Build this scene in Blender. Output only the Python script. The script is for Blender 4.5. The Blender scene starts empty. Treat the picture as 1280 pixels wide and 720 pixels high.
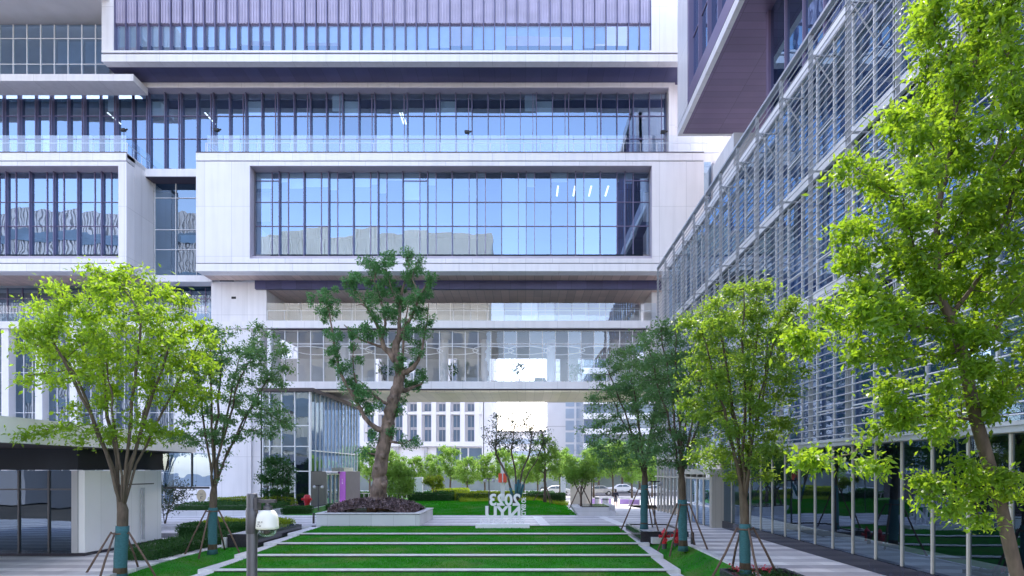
import bpy, math, random
import numpy as np
from mathutils import Vector, Matrix

SC = bpy.context.scene
COL = SC.collection
R = math.radians
F = 743.0; VX = 657.0; VY = 588.0; HC = 3.0      # focal length in pixels, vanishing point, eye height

def X_(px, D): return (px - VX) * D / F
def Z_(py, D): return HC + (VY - py) * D / F

# ------------------------------------------------------------------ materials
MATS = {}
def nt(m):
    m.use_nodes = True
    return m.node_tree.nodes, m.node_tree.links

def pbr(name, col, rough=0.5, metal=0.0, var=0.0, scale=3.0, bump=0.0, bscale=30.0, spec=0.5, stretch=None, bdist=.02):
    m = bpy.data.materials.new(name); n, l = nt(m)
    b = n['Principled BSDF']
    b.inputs['Roughness'].default_value = rough
    b.inputs['Metallic'].default_value = metal
    b.inputs['Specular IOR Level'].default_value = spec
    b.inputs['Base Color'].default_value = (*col, 1)
    tc = n.new('ShaderNodeTexCoord')
    src = tc.outputs['Object']
    if stretch:
        mp = n.new('ShaderNodeMapping'); mp.inputs['Scale'].default_value = stretch
        l.new(src, mp.inputs['Vector']); src = mp.outputs['Vector']
    if var > 0:
        t = n.new('ShaderNodeTexNoise'); t.inputs['Scale'].default_value = scale; t.inputs['Detail'].default_value = 6
        l.new(src, t.inputs['Vector'])
        r = n.new('ShaderNodeMapRange'); r.inputs['From Min'].default_value = .3; r.inputs['From Max'].default_value = .7
        r.inputs['To Min'].default_value = 1 - var; r.inputs['To Max'].default_value = 1 + var
        l.new(t.outputs['Fac'], r.inputs['Value'])
        mx = n.new('ShaderNodeVectorMath'); mx.operation = 'SCALE'; mx.inputs[0].default_value = col
        l.new(r.outputs['Result'], mx.inputs['Scale'])
        l.new(mx.outputs['Vector'], b.inputs['Base Color'])
    if bump > 0:
        t2 = n.new('ShaderNodeTexNoise'); t2.inputs['Scale'].default_value = bscale; t2.inputs['Detail'].default_value = 4
        l.new(src, t2.inputs['Vector'])
        bp = n.new('ShaderNodeBump'); bp.inputs['Strength'].default_value = bump; bp.inputs['Distance'].default_value = bdist
        l.new(t2.outputs['Fac'], bp.inputs['Height']); l.new(bp.outputs['Normal'], b.inputs['Normal'])
    MATS[name] = m
    return m

def glass_mat(name, refl, tint, base=0.3, edge=0.65, wave=0.4, wscale=1.2, dark=None):
    """coated pane: mirror part that grows at grazing view, the rest looks through"""
    m = bpy.data.materials.new(name); n, l = nt(m)
    for q in list(n):
        if q.type != 'OUTPUT_MATERIAL': n.remove(q)
    out = [q for q in n if q.type == 'OUTPUT_MATERIAL'][0]
    tr = n.new('ShaderNodeBsdfTransparent'); tr.inputs['Color'].default_value = (*tint, 1)
    gl = n.new('ShaderNodeBsdfGlossy'); gl.inputs['Color'].default_value = (*refl, 1); gl.inputs['Roughness'].default_value = 0.0
    lw = n.new('ShaderNodeLayerWeight'); lw.inputs['Blend'].default_value = .5
    pw = n.new('ShaderNodeMath'); pw.operation = 'POWER'; pw.inputs[1].default_value = 3.0
    l.new(lw.outputs['Facing'], pw.inputs[0])
    ma = n.new('ShaderNodeMath'); ma.operation = 'MULTIPLY_ADD'; ma.inputs[1].default_value = edge; ma.inputs[2].default_value = base
    ma.use_clamp = True
    l.new(pw.outputs[0], ma.inputs[0])
    oi = n.new('ShaderNodeObjectInfo')
    vr = n.new('ShaderNodeMapRange'); vr.inputs['To Min'].default_value = -.05; vr.inputs['To Max'].default_value = .05; l.new(oi.outputs['Random'], vr.inputs['Value'])
    va = n.new('ShaderNodeMath'); va.operation = 'ADD'; va.use_clamp = True; l.new(ma.outputs[0], va.inputs[0]); l.new(vr.outputs[0], va.inputs[1]); ma = va
    mx = n.new('ShaderNodeMixShader')
    l.new(ma.outputs[0], mx.inputs[0]); l.new(tr.outputs[0], mx.inputs[1]); l.new(gl.outputs[0], mx.inputs[2])
    if wave > 0:
        tc = n.new('ShaderNodeTexCoord'); t = n.new('ShaderNodeTexNoise'); t.inputs['Scale'].default_value = wscale; t.inputs['Detail'].default_value = 1
        wr = n.new('ShaderNodeTexWhiteNoise'); wr.noise_dimensions = '1D'; l.new(oi.outputs['Random'], wr.inputs['W'])
        wc = n.new('ShaderNodeVectorMath'); wc.operation = 'SUBTRACT'; wc.inputs[1].default_value = (.5, .5, .5); l.new(wr.outputs['Color'], wc.inputs[0])
        ws = n.new('ShaderNodeVectorMath'); ws.operation = 'SCALE'; ws.inputs['Scale'].default_value = .016; l.new(wc.outputs[0], ws.inputs[0])
        ge = n.new('ShaderNodeNewGeometry'); wa = n.new('ShaderNodeVectorMath'); wa.operation = 'ADD'; l.new(ge.outputs['Normal'], wa.inputs[0]); l.new(ws.outputs[0], wa.inputs[1])
        wn_ = n.new('ShaderNodeVectorMath'); wn_.operation = 'NORMALIZE'; l.new(wa.outputs[0], wn_.inputs[0])
        l.new(tc.outputs['Object'], t.inputs['Vector'])
        bp = n.new('ShaderNodeBump'); bp.inputs['Strength'].default_value = wave; bp.inputs['Distance'].default_value = .012
        l.new(wn_.outputs[0], bp.inputs['Normal']); l.new(t.outputs['Fac'], bp.inputs['Height']); l.new(bp.outputs['Normal'], gl.inputs['Normal'])
    l.new(mx.outputs[0], out.inputs['Surface'])
    MATS[name] = m
    return m

def leaf_mat(name, c1, c2, trans, tw=0.45, rough=.45):
    m = bpy.data.materials.new(name); n, l = nt(m)
    b = n['Principled BSDF']; out = [q for q in n if q.type == 'OUTPUT_MATERIAL'][0]
    g = n.new('ShaderNodeNewGeometry')
    mc = n.new('ShaderNodeMix'); mc.data_type = 'RGBA'
    mc.inputs[6].default_value = (*c1, 1); mc.inputs[7].default_value = (*c2, 1)
    l.new(g.outputs['Random Per Island'], mc.inputs[0])
    l.new(mc.outputs[2], b.inputs['Base Color'])
    b.inputs['Roughness'].default_value = rough
    b.inputs['Specular IOR Level'].default_value = .35
    t = n.new('ShaderNodeBsdfTranslucent')
    mt = n.new('ShaderNodeMix'); mt.data_type = 'RGBA'
    mt.inputs[6].default_value = (*trans, 1); mt.inputs[7].default_value = (trans[0] * .7, trans[1] * .85, trans[2] * .8, 1)
    l.new(g.outputs['Random Per Island'], mt.inputs[0]); l.new(mt.outputs[2], t.inputs['Color'])
    mx = n.new('ShaderNodeMixShader'); mx.inputs[0].default_value = tw
    l.new(b.outputs[0], mx.inputs[1]); l.new(t.outputs[0], mx.inputs[2]); l.new(mx.outputs[0], out.inputs['Surface'])
    MATS[name] = m
    return m

def paving_mat(name, ca, cb, along='Y', pitch=1.1, slab=0.6):
    """granite slabs in alternating light and dark courses"""
    m = bpy.data.materials.new(name); n, l = nt(m); b = n['Principled BSDF']
    tc = n.new('ShaderNodeTexCoord'); sp = n.new('ShaderNodeSeparateXYZ'); l.new(tc.outputs['Object'], sp.inputs[0])
    a = sp.outputs[along]
    o = sp.outputs['X' if along == 'Y' else 'Y']
    # course index -> random lightness
    dv = n.new('ShaderNodeMath'); dv.operation = 'DIVIDE'; dv.inputs[1].default_value = pitch / 2; l.new(a, dv.inputs[0])
    fl = n.new('ShaderNodeMath'); fl.operation = 'FLOOR'; l.new(dv.outputs[0], fl.inputs[0])
    wn = n.new('ShaderNodeTexWhiteNoise'); wn.noise_dimensions = '1D'; l.new(fl.outputs[0], wn.inputs['W'])
    md = n.new('ShaderNodeMath'); md.operation = 'MODULO'; md.inputs[1].default_value = 2; l.new(fl.outputs[0], md.inputs[0])
    ab = n.new('ShaderNodeMath'); ab.operation = 'ABSOLUTE'; l.new(md.outputs[0], ab.inputs[0])
    m1 = n.new('ShaderNodeMath'); m1.operation = 'MULTIPLY_ADD'; m1.inputs[1].default_value = .45; l.new(wn.outputs['Value'], m1.inputs[0])
    m2 = n.new('ShaderNodeMath'); m2.operation = 'MULTIPLY'; m2.inputs[1].default_value = .6; l.new(ab.outputs[0], m2.inputs[0])
    l.new(m2.outputs[0], m1.inputs[2])
    # per slab variation
    dx = n.new('ShaderNodeMath'); dx.operation = 'DIVIDE'; dx.inputs[1].default_value = slab * 1.7; l.new(o, dx.inputs[0])
    off = n.new('ShaderNodeMath'); off.operation = 'MULTIPLY_ADD'; off.inputs[1].default_value = .37; l.new(fl.outputs[0], off.inputs[0]); l.new(dx.outputs[0], off.inputs[2])
    fx = n.new('ShaderNodeMath'); fx.operation = 'FLOOR'; l.new(off.outputs[0], fx.inputs[0])
    cb_ = n.new('ShaderNodeCombineXYZ'); l.new(fx.outputs[0], cb_.inputs[0]); l.new(fl.outputs[0], cb_.inputs[1])
    w2 = n.new('ShaderNodeTexWhiteNoise'); w2.noise_dimensions = '2D'; l.new(cb_.outputs[0], w2.inputs['Vector'])
    add = n.new('ShaderNodeMath'); add.operation = 'MULTIPLY_ADD'; add.inputs[1].default_value = .22; l.new(w2.outputs['Value'], add.inputs[0]); l.new(m1.outputs[0], add.inputs[2])
    add.use_clamp = True
    mc = n.new('ShaderNodeMix'); mc.data_type = 'RGBA'; mc.inputs[6].default_value = (*ca, 1); mc.inputs[7].default_value = (*cb, 1)
    l.new(add.outputs[0], mc.inputs[0])
    ns = n.new('ShaderNodeTexNoise'); ns.inputs['Scale'].default_value = 1.3; ns.inputs['Detail'].default_value = 8; l.new(tc.outputs['Object'], ns.inputs['Vector'])
    mr = n.new('ShaderNodeMapRange'); mr.inputs['From Min'].default_value = .3; mr.inputs['From Max'].default_value = .7
    mr.inputs['To Min'].default_value = .82; mr.inputs['To Max'].default_value = 1.1; l.new(ns.outputs['Fac'], mr.inputs['Value'])
    # joints
    fr = n.new('ShaderNodeMath'); fr.operation = 'FRACT'; l.new(dv.outputs[0], fr.inputs[0])
    j1 = n.new('ShaderNodeMath'); j1.operation = 'GREATER_THAN'; j1.inputs[1].default_value = .025; l.new(fr.outputs[0], j1.inputs[0])
    fr2 = n.new('ShaderNodeMath'); fr2.operation = 'FRACT'; l.new(off.outputs[0], fr2.inputs[0])
    j2 = n.new('ShaderNodeMath'); j2.operation = 'GREATER_THAN'; j2.inputs[1].default_value = .012; l.new(fr2.outputs[0], j2.inputs[0])
    jm = n.new('ShaderNodeMath'); jm.operation = 'MULTIPLY'; l.new(j1.outputs[0], jm.inputs[0]); l.new(j2.outputs[0], jm.inputs[1])
    jr = n.new('ShaderNodeMapRange'); jr.inputs['To Min'].default_value = .55; jr.inputs['To Max'].default_value = 1; l.new(jm.outputs[0], jr.inputs['Value'])
    mm = n.new('ShaderNodeMath'); mm.operation = 'MULTIPLY'; l.new(mr.outputs[0], mm.inputs[0]); l.new(jr.outputs[0], mm.inputs[1])
    sc = n.new('ShaderNodeVectorMath'); sc.operation = 'SCALE'; l.new(mc.outputs[2], sc.inputs[0]); l.new(mm.outputs[0], sc.inputs['Scale'])
    l.new(sc.outputs['Vector'], b.inputs['Base Color'])
    b.inputs['Roughness'].default_value = .45
    MATS[name] = m
    return m

def joint_mat(name, col, px, py, pz, rough=.4, metal=0.0, dark=.5, w=.012, var=.06, streak=False):
    """sheet panels with open joints every px / py / pz metres (0 = none)"""
    m = bpy.data.materials.new(name); n, l = nt(m); b = n['Principled BSDF']
    tc = n.new('ShaderNodeTexCoord'); sp = n.new('ShaderNodeSeparateXYZ'); l.new(tc.outputs['Object'], sp.inputs[0])
    last = None; idx = None
    for ax, p in (('X', px), ('Y', py), ('Z', pz)):
        if not p: continue
        d = n.new('ShaderNodeMath'); d.operation = 'DIVIDE'; d.inputs[1].default_value = p; l.new(sp.outputs[ax], d.inputs[0])
        f = n.new('ShaderNodeMath'); f.operation = 'FRACT'; l.new(d.outputs[0], f.inputs[0])
        g = n.new('ShaderNodeMath'); g.operation = 'GREATER_THAN'; g.inputs[1].default_value = w / p; l.new(f.outputs[0], g.inputs[0])
        fl = n.new('ShaderNodeMath'); fl.operation = 'FLOOR'; l.new(d.outputs[0], fl.inputs[0])
        if last is None: last, idx = g.outputs[0], fl.outputs[0]
        else:
            q = n.new('ShaderNodeMath'); q.operation = 'MULTIPLY'; l.new(last, q.inputs[0]); l.new(g.outputs[0], q.inputs[1]); last = q.outputs[0]
            q = n.new('ShaderNodeMath'); q.operation = 'MULTIPLY_ADD'; q.inputs[1].default_value = 17.3; l.new(idx, q.inputs[0]); l.new(fl.outputs[0], q.inputs[2]); idx = q.outputs[0]
    wn = n.new('ShaderNodeTexWhiteNoise'); wn.noise_dimensions = '1D'; l.new(idx, wn.inputs['W'])
    pv = n.new('ShaderNodeMapRange'); pv.inputs['To Min'].default_value = 1 - var; pv.inputs['To Max'].default_value = 1 + var * .4; l.new(wn.outputs['Value'], pv.inputs['Value'])
    ns = n.new('ShaderNodeTexNoise'); ns.inputs['Scale'].default_value = .5; ns.inputs['Detail'].default_value = 7; l.new(tc.outputs['Object'], ns.inputs['Vector'])
    nr = n.new('ShaderNodeMapRange'); nr.inputs['From Min'].default_value = .3; nr.inputs['From Max'].default_value = .7
    nr.inputs['To Min'].default_value = 1 - var; nr.inputs['To Max'].default_value = 1.0; l.new(ns.outputs['Fac'], nr.inputs['Value'])
    jr = n.new('ShaderNodeMapRange'); jr.inputs['To Min'].default_value = dark; jr.inputs['To Max'].default_value = 1; l.new(last, jr.inputs['Value'])
    a = n.new('ShaderNodeMath'); a.operation = 'MULTIPLY'; l.new(pv.outputs[0], a.inputs[0]); l.new(nr.outputs[0], a.inputs[1])
    c = n.new('ShaderNodeMath'); c.operation = 'MULTIPLY'; l.new(a.outputs[0], c.inputs[0]); l.new(jr.outputs[0], c.inputs[1])
    if pz or streak:
        mp = n.new('ShaderNodeMapping'); mp.inputs['Scale'].default_value = (1, 1, .06); l.new(tc.outputs['Object'], mp.inputs['Vector'])
        s3 = n.new('ShaderNodeTexNoise'); s3.inputs['Scale'].default_value = 2.6; s3.inputs['Detail'].default_value = 5; l.new(mp.outputs[0], s3.inputs['Vector'])
        sr = n.new('ShaderNodeMapRange'); sr.inputs['From Min'].default_value = .45; sr.inputs['From Max'].default_value = .75; sr.inputs['To Min'].default_value = 1; sr.inputs['To Max'].default_value = .915
        l.new(s3.outputs['Fac'], sr.inputs['Value'])
        c2 = n.new('ShaderNodeMath'); c2.operation = 'MULTIPLY'; l.new(c.outputs[0], c2.inputs[0]); l.new(sr.outputs[0], c2.inputs[1]); c = c2
    s = n.new('ShaderNodeVectorMath'); s.operation = 'SCALE'; s.inputs[0].default_value = col; l.new(c.outputs[0], s.inputs['Scale'])
    l.new(s.outputs['Vector'], b.inputs['Base Color'])
    b.inputs['Roughness'].default_value = rough; b.inputs['Metallic'].default_value = metal
    MATS[name] = m
    return m

def emit_mat(name, col, s):
    m = bpy.data.materials.new(name); n, l = nt(m); b = n['Principled BSDF']
    b.inputs['Base Color'].default_value = (*col, 1); b.inputs['Emission Color'].default_value = (*col, 1); b.inputs['Emission Strength'].default_value = s
    MATS[name] = m
    return m

WHITE = joint_mat('white_panel', (.88, .86, .88), 2.25, 0, 4.2, rough=.35, dark=.72, w=.03, var=.05)
WSIDE = joint_mat('white_side_panel', (.87, .85, .87), 0, 2.0, 4.2, rough=.35, dark=.72, w=.03, var=.05)
WPLAIN = pbr('white_metal', (.86, .84, .86), .4, var=.05, scale=.7)
WFASC = joint_mat('white_fascia', (.89, .87, .89), 2.8, 0, 0, rough=.35, dark=.7, w=.025, var=.04, streak=True)
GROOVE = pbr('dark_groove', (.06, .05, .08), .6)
REVEAL = pbr('violet_reveal', (.50, .46, .54), .45, var=.06, scale=1)
FRAME = pbr('violet_frame', (.25, .21, .33), .4, metal=.3)
PLINTHM = pbr('polished_plinth', (.02, .024, .04), .07, var=.3, scale=3)
FIN = pbr('dark_fin', (.16, .15, .25), .4, metal=.3, var=.1, scale=2)
CLAD = pbr('violet_cladding', (.50, .46, .60), .5, metal=.1, var=.08, scale=.9)
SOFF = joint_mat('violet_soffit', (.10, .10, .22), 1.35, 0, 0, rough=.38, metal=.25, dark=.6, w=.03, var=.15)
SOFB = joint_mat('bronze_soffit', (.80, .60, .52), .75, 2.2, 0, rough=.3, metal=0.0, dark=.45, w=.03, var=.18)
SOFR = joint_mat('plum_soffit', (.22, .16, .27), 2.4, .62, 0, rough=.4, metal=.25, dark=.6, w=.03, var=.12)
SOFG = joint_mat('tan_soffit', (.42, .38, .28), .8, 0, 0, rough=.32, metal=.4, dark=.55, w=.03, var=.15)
BLIND = pbr('roller_blind', (.80, .86, .90), .8, var=.05, scale=2)
ROOM = pbr('dim_interior', (.06, .10, .14), .8, var=.3, scale=.4)
ROOML = pbr('pale_interior', (.55, .56, .58), .8, var=.1, scale=.6)
DARKI = pbr('dark_interior', (.02, .025, .035), .8, var=.3, scale=.5)
GLASS = glass_mat('blue_glass', (.58, .76, 1.0), (.60, .74, .86), base=.40, edge=.5, wave=.32, wscale=.7)
GLASST = glass_mat('strip_glass', (.62, .80, 1.0), (.72, .84, .95), base=.34, edge=.5)
GLASSD = glass_mat('deep_glass', (.62, .80, 1.0), (.30, .42, .55), base=.26, edge=.7, wave=.16)
GLASSC = glass_mat('clear_glass', (.85, .93, 1.0), (.88, .91, .93), base=.09, edge=.6, wave=.25)
GLASSG = glass_mat('shop_glass', (.55, .72, .95), (.30, .42, .52), base=.16, edge=.55, wave=.1)
GLASSR = glass_mat('rail_glass', (.95, .97, 1), (.86, .93, .97), base=.22, edge=.4, wave=0)
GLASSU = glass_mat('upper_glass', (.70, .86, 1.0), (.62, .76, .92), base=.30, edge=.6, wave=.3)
SKYREF = pbr('painted_sky_reflection', (.10, .17, .32), .8, var=.45, scale=.35, stretch=(1, 1, .3))  # streaky blue painted in for the sky reflection of the upper panes
RAILW = pbr('pale_rail', (.82, .83, .86), .4)
STEELW = pbr('pale_steel', (.48, .50, .54), .42, metal=.2, var=.12, scale=4)
LOUV = pbr('louvre_metal', (.52, .54, .60), .38, metal=.3, var=.08, scale=2)
BEIGE = pbr('beige_metal', (.50, .48, .43), .45, metal=.2, var=.06, scale=1.5)
DARKP = pbr('charcoal_panel', (.07, .065, .075), .5, var=.15, scale=2)
BROWNF = pbr('brown_fascia', (.06, .045, .045), .5, var=.1)
PURPLE = pbr('purple_panel', (.30, .04, .46), .5, var=.08)
STONE = pbr('pale_granite', (.62, .62, .64), .55, var=.12, scale=6, bump=.2, bscale=60)
STONEW = joint_mat('white_stone', (.66, .67, .70), 1.2, 1.2, 0, rough=.5, dark=.65, w=.015, var=.1)
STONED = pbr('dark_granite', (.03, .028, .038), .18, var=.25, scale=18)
PAVE = paving_mat('plaza_paving', (.40, .39, .42), (.74, .73, .74), 'Y', 1.7)
PAVEW = paving_mat('walk_paving', (.34, .34, .39), (.86, .86, .86), 'Y', 1.3)
ASPH = pbr('asphalt', (.06, .06, .065), .85, var=.2, scale=2, bump=.3)
SOIL = pbr('earth', (.07, .06, .045), .9, var=.3, scale=.3)
BARK = pbr('grey_bark', (.19, .135, .105), .85, var=.6, scale=4, bump=1, bscale=7, stretch=(1, 1, .4), bdist=.09)
BARK2 = pbr('brown_bark', (.10, .075, .055), .85, var=.35, scale=9, bump=.6, bscale=22, stretch=(1, 1, .3))
WRAP = pbr('teal_wrap', (.035, .13, .15), .8, var=.25, scale=14, bump=.5, bscale=40, stretch=(1, 1, 3))
STAKE = pbr('stake_wood', (.13, .085, .065), .8, var=.3, scale=12)
MULCH = pbr('bark_mulch', (.13, .085, .085), .9, var=.5, scale=14, bump=1, bscale=20)
BLACK = pbr('black_paint', (.012, .012, .015), .45)
GREYP = pbr('grey_pole', (.10, .10, .11), .45, metal=.5, var=.08, scale=8)
DOMEW = pbr('ivory_plastic', (.78, .78, .70), .35, var=.03)
RED = pbr('red_paint', (.50, .015, .03), .35, var=.1, scale=6)
ORANGE = pbr('red_sign', (.85, .10, .05), .5)
SIGNW = pbr('white_sign', (.80, .80, .84), .45, var=.03)
CARW = pbr('white_car_paint', (.75, .76, .78), .2)
CARS = pbr('silver_car_paint', (.45, .46, .48), .25, metal=.6)
RUBB = pbr('rubber', (.02, .02, .02), .8)
SKIN = pbr('skin', (.55, .36, .27), .55)
NAVY = pbr('navy_cloth', (.012, .014, .03), .8)
GREYC = pbr('grey_cloth', (.10, .10, .12), .85)
HAIR = pbr('dark_hair', (.012, .009, .008), .5)
CREAM = pbr('cream_facade', (.50, .50, .45), .7, var=.1, scale=.1)
FARW = pbr('far_white', (.78, .78, .80), .6, var=.04, scale=.2)
FARG = pbr('far_grey', (.42, .42, .44), .6, var=.05, scale=.2)
FARGL = pbr('far_glass', (.10, .15, .21), .12, var=.25, scale=.25)
FARBL = pbr('far_blue', (.40, .48, .58), .4, var=.1, scale=.2)
LAWN = pbr('lawn_ground', (.015, .17, .005), .95, var=.35, scale=1.5, bump=.5, bscale=40)
LAMPON = emit_mat('lit_strip', (1, .98, .92), 3.0)
LEAF_L = leaf_mat('light_leaf', (.045, .10, .012), (.085, .15, .016), (.62, .88, .04), .44)
LEAF_M = leaf_mat('mid_leaf', (.045, .11, .03), (.09, .17, .035), (.56, .78, .06), .42)
LEAF_D = leaf_mat('blue_green_leaf', (.06, .145, .075), (.12, .235, .10), (.26, .48, .11), .36)
LEAF_C = leaf_mat('camphor_leaf', (.06, .19, .08), (.14, .32, .12), (.20, .44, .11), .33)
LEAF_Y = leaf_mat('yellow_green_leaf', (.13, .20, .012), (.20, .27, .02), (.55, .68, .03), .4)
LEAF_H = leaf_mat('hedge_leaf', (.015, .06, .018), (.03, .10, .02), (.08, .25, .03), .3)
LEAF_B = leaf_mat('pale_leaf', (.09, .19, .03), (.15, .26, .05), (.42, .66, .10), .45)
LEAF_S = leaf_mat('dull_leaf', (.03, .05, .03), (.06, .08, .05), (.12, .18, .06), .25)
def patchy(m, col, scale, amt):
    n, l = m.node_tree.nodes, m.node_tree.links; b = n['Principled BSDF']
    src = b.inputs['Base Color'].links[0].from_socket
    tc = n.new('ShaderNodeTexCoord'); t = n.new('ShaderNodeTexNoise'); t.inputs['Scale'].default_value = scale; t.inputs['Detail'].default_value = 5; l.new(tc.outputs['Object'], t.inputs['Vector'])
    r = n.new('ShaderNodeMapRange'); r.inputs['From Min'].default_value = .48; r.inputs['From Max'].default_value = .72; r.inputs['To Max'].default_value = amt; l.new(t.outputs['Fac'], r.inputs['Value'])
    mx = n.new('ShaderNodeMix'); mx.data_type = 'RGBA'; l.new(r.outputs[0], mx.inputs[0]); l.new(src, mx.inputs[6]); mx.inputs[7].default_value = (*col, 1)
    l.new(mx.outputs[2], b.inputs['Base Color'])
GRASS = leaf_mat('grass_blade', (.014, .19, .004), (.035, .27, .006), (.05, .46, .01), .4, .7)

GRASS.node_tree.nodes['Principled BSDF'].inputs['Specular IOR Level'].default_value = .08
patchy(GRASS, (.11, .24, .012), .55, .75)
patchy(LAWN, (.10, .14, .03), .55, .8)
# ------------------------------------------------------------------ mesh helpers
class MB:
    def __init__(s): s.v = []; s.f = []; s.m = []
    def add(s, vs, fs, mi=0):
        o = len(s.v); s.v += [tuple(q) for q in vs]; s.f += [tuple(i + o for i in f) for f in fs]; s.m += [mi] * len(fs)
        return s
    def box(s, x0, x1, y0, y1, z0, z1, mi=0):
        if x0 > x1: x0, x1 = x1, x0
        if y0 > y1: y0, y1 = y1, y0
        if z0 > z1: z0, z1 = z1, z0
        return s.add([(x0,y0,z0),(x1,y0,z0),(x1,y1,z0),(x0,y1,z0),(x0,y0,z1),(x1,y0,z1),(x1,y1,z1),(x0,y1,z1)],
              [(0,3,2,1),(4,5,6,7),(0,1,5,4),(1,2,6,5),(2,3,7,6),(3,0,4,7)], mi)
    def quad(s, a, b, c, d, mi=0): return s.add([a, b, c, d], [(0,1,2,3)], mi)
    def prism(s, poly, axis, a0, a1, mi=0):
        """poly = 2-D outline, extruded along axis ('X': poly is (y,z), 'Y': (x,z), 'Z': (x,y))"""
        n = len(poly)
        def put(p, a):
            return (a, p[0], p[1]) if axis == 'X' else ((p[0], a, p[1]) if axis == 'Y' else (p[0], p[1], a))
        vs = [put(p, a0) for p in poly] + [put(p, a1) for p in poly]
        fs = [tuple(range(n)), tuple(range(2*n-1, n-1, -1))] + [(i, i+n, (i+1)%n+n, (i+1)%n) for i in range(n)]
        return s.add(vs, fs, mi)
    def tube(s, pts, rs, n=8, mi=0, cap=True):
        pts = [Vector(p) for p in pts]
        if not hasattr(rs, '__len__'): rs = [rs] * len(pts)
        o = len(s.v); ref = None
        for i, p in enumerate(pts):
            if i == 0: d = pts[1] - p
            elif i == len(pts)-1: d = p - pts[i-1]
            else: d = pts[i+1] - pts[i-1]
            if d.length < 1e-9: d = Vector((0,0,1))
            d.normalize()
            if ref is None: ref = Vector((1,0,0)) if abs(d.x) < .8 else Vector((0,1,0))
            u = (ref - d * ref.dot(d))
            if u.length < 1e-6: u = d.orthogonal()
            u.normalize(); ref = u; w = d.cross(u)
            for k in range(n):
                a = 2*math.pi*k/n
                q = p + (u*math.cos(a) + w*math.sin(a))*rs[i]
                s.v.append((q.x, q.y, q.z))
        c = 0
        for i in range(len(pts)-1):
            for k in range(n):
                a = o+i*n+k; b = o+i*n+(k+1)%n
                s.f.append((a, b, b+n, a+n)); c += 1
        if cap:
            s.f.append(tuple(o+k for k in range(n-1,-1,-1))); e = o+(len(pts)-1)*n
            s.f.append(tuple(e+k for k in range(n))); c += 2
        s.m += [mi]*c
        return s
    def lathe(s, prof, n=20, c=(0,0), mi=0):
        o = len(s.v)
        for r, z in prof:
            for k in range(n):
                a = 2*math.pi*k/n; s.v.append((c[0]+r*math.cos(a), c[1]+r*math.sin(a), z))
        q = 0
        for i in range(len(prof)-1):
            for k in range(n):
                a = o+i*n+k; b = o+i*n+(k+1)%n; s.f.append((a, b, b+n, a+n)); q += 1
        s.m += [mi]*q
        return s
    def build(s, name, mat, parent=None, smooth=False, bevel=0, kind=None):
        me = bpy.data.meshes.new(name); me.from_pydata(s.v, [], s.f)
        for m in (mat if isinstance(mat, (list, tuple)) else [mat]): me.materials.append(m)
        if isinstance(mat, (list, tuple)): me.polygons.foreach_set('material_index', s.m)
        if smooth: me.polygons.foreach_set('use_smooth', [True]*len(s.f))
        me.update()
        o = bpy.data.objects.new(name, me); COL.objects.link(o)
        if parent is not None: o.parent = parent; o.matrix_parent_inverse = wm(parent).inverted()
        if bevel > 0:
            b = o.modifiers.new('bevel', 'BEVEL'); b.width = bevel; b.segments = 2; b.limit_method = 'ANGLE'
        if kind: o['kind'] = kind
        return o

def wm(o):
    m = o.matrix_basis.copy()
    if o.parent is not None: m = wm(o.parent) @ o.matrix_parent_inverse @ m
    return m

def tag(o, label, cat, group=None, kind=None):
    if label: o['label'] = label
    if cat: o['category'] = cat
    if group: o['group'] = group
    if kind: o['kind'] = kind
    return o
def thing(name, label, cat, loc=(0,0,0), group=None):
    o = bpy.data.objects.new(name, None); o.empty_display_size = .3; COL.objects.link(o); o.location = loc
    return tag(o, label, cat, group)
def copy_tree(o, parent=None):
    c = o.copy(); COL.objects.link(c)
    if parent is not None: c.parent = parent; c.matrix_parent_inverse = o.matrix_parent_inverse.copy()
    for ch in [q for q in bpy.data.objects if q.parent == o]: copy_tree(ch, c)
    return c

def mesh_np(name, V, Fq, mat, parent=None, smooth=False):
    """fast mesh from numpy arrays; Fq is (n,3) or (n,4)"""
    me = bpy.data.meshes.new(name); k = Fq.shape[1]
    me.vertices.add(len(V)); me.vertices.foreach_set('co', V.astype(np.float32).ravel())
    me.loops.add(Fq.size); me.loops.foreach_set('vertex_index', Fq.astype(np.int32).ravel())
    me.polygons.add(len(Fq)); me.polygons.foreach_set('loop_start', np.arange(0, Fq.size, k, dtype=np.int32))
    try: me.polygons.foreach_set('loop_total', np.full(len(Fq), k, dtype=np.int32))
    except Exception: pass
    me.materials.append(mat); me.update(calc_edges=True); me.validate()
    o = bpy.data.objects.new(name, me); COL.objects.link(o)
    if parent is not None: o.parent = parent; o.matrix_parent_inverse = wm(parent).inverted()
    return o

def leaves(rng, P, size, up=.35, aspect=.45, droop=.25, outward=None, jit=.5):
    """one folded rhombic leaf at each point of P -> (V, F)"""
    n = len(P)
    d = rng.normal(size=(n,3)); d[:,2] -= droop
    if outward is not None: d += outward*1.2
    d /= np.linalg.norm(d, axis=1)[:,None]
    nn = rng.normal(size=(n,3))*.75; nn[:,2] += up*3
    w = np.cross(d, nn); w /= (np.linalg.norm(w, axis=1)[:,None]+1e-9)
    nn = np.cross(w, d)
    L = size*(1+rng.uniform(-jit, jit, n))[:,None]
    mid = P + d*L*.45
    V = np.empty((n,4,3))
    V[:,0] = P; V[:,1] = mid + w*L*aspect*.5 + nn*L*.08; V[:,2] = P + d*L - nn*L*.06; V[:,3] = mid - w*L*aspect*.5 + nn*L*.08
    return V.reshape(-1,3), np.arange(n*4).reshape(-1,4)

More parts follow.
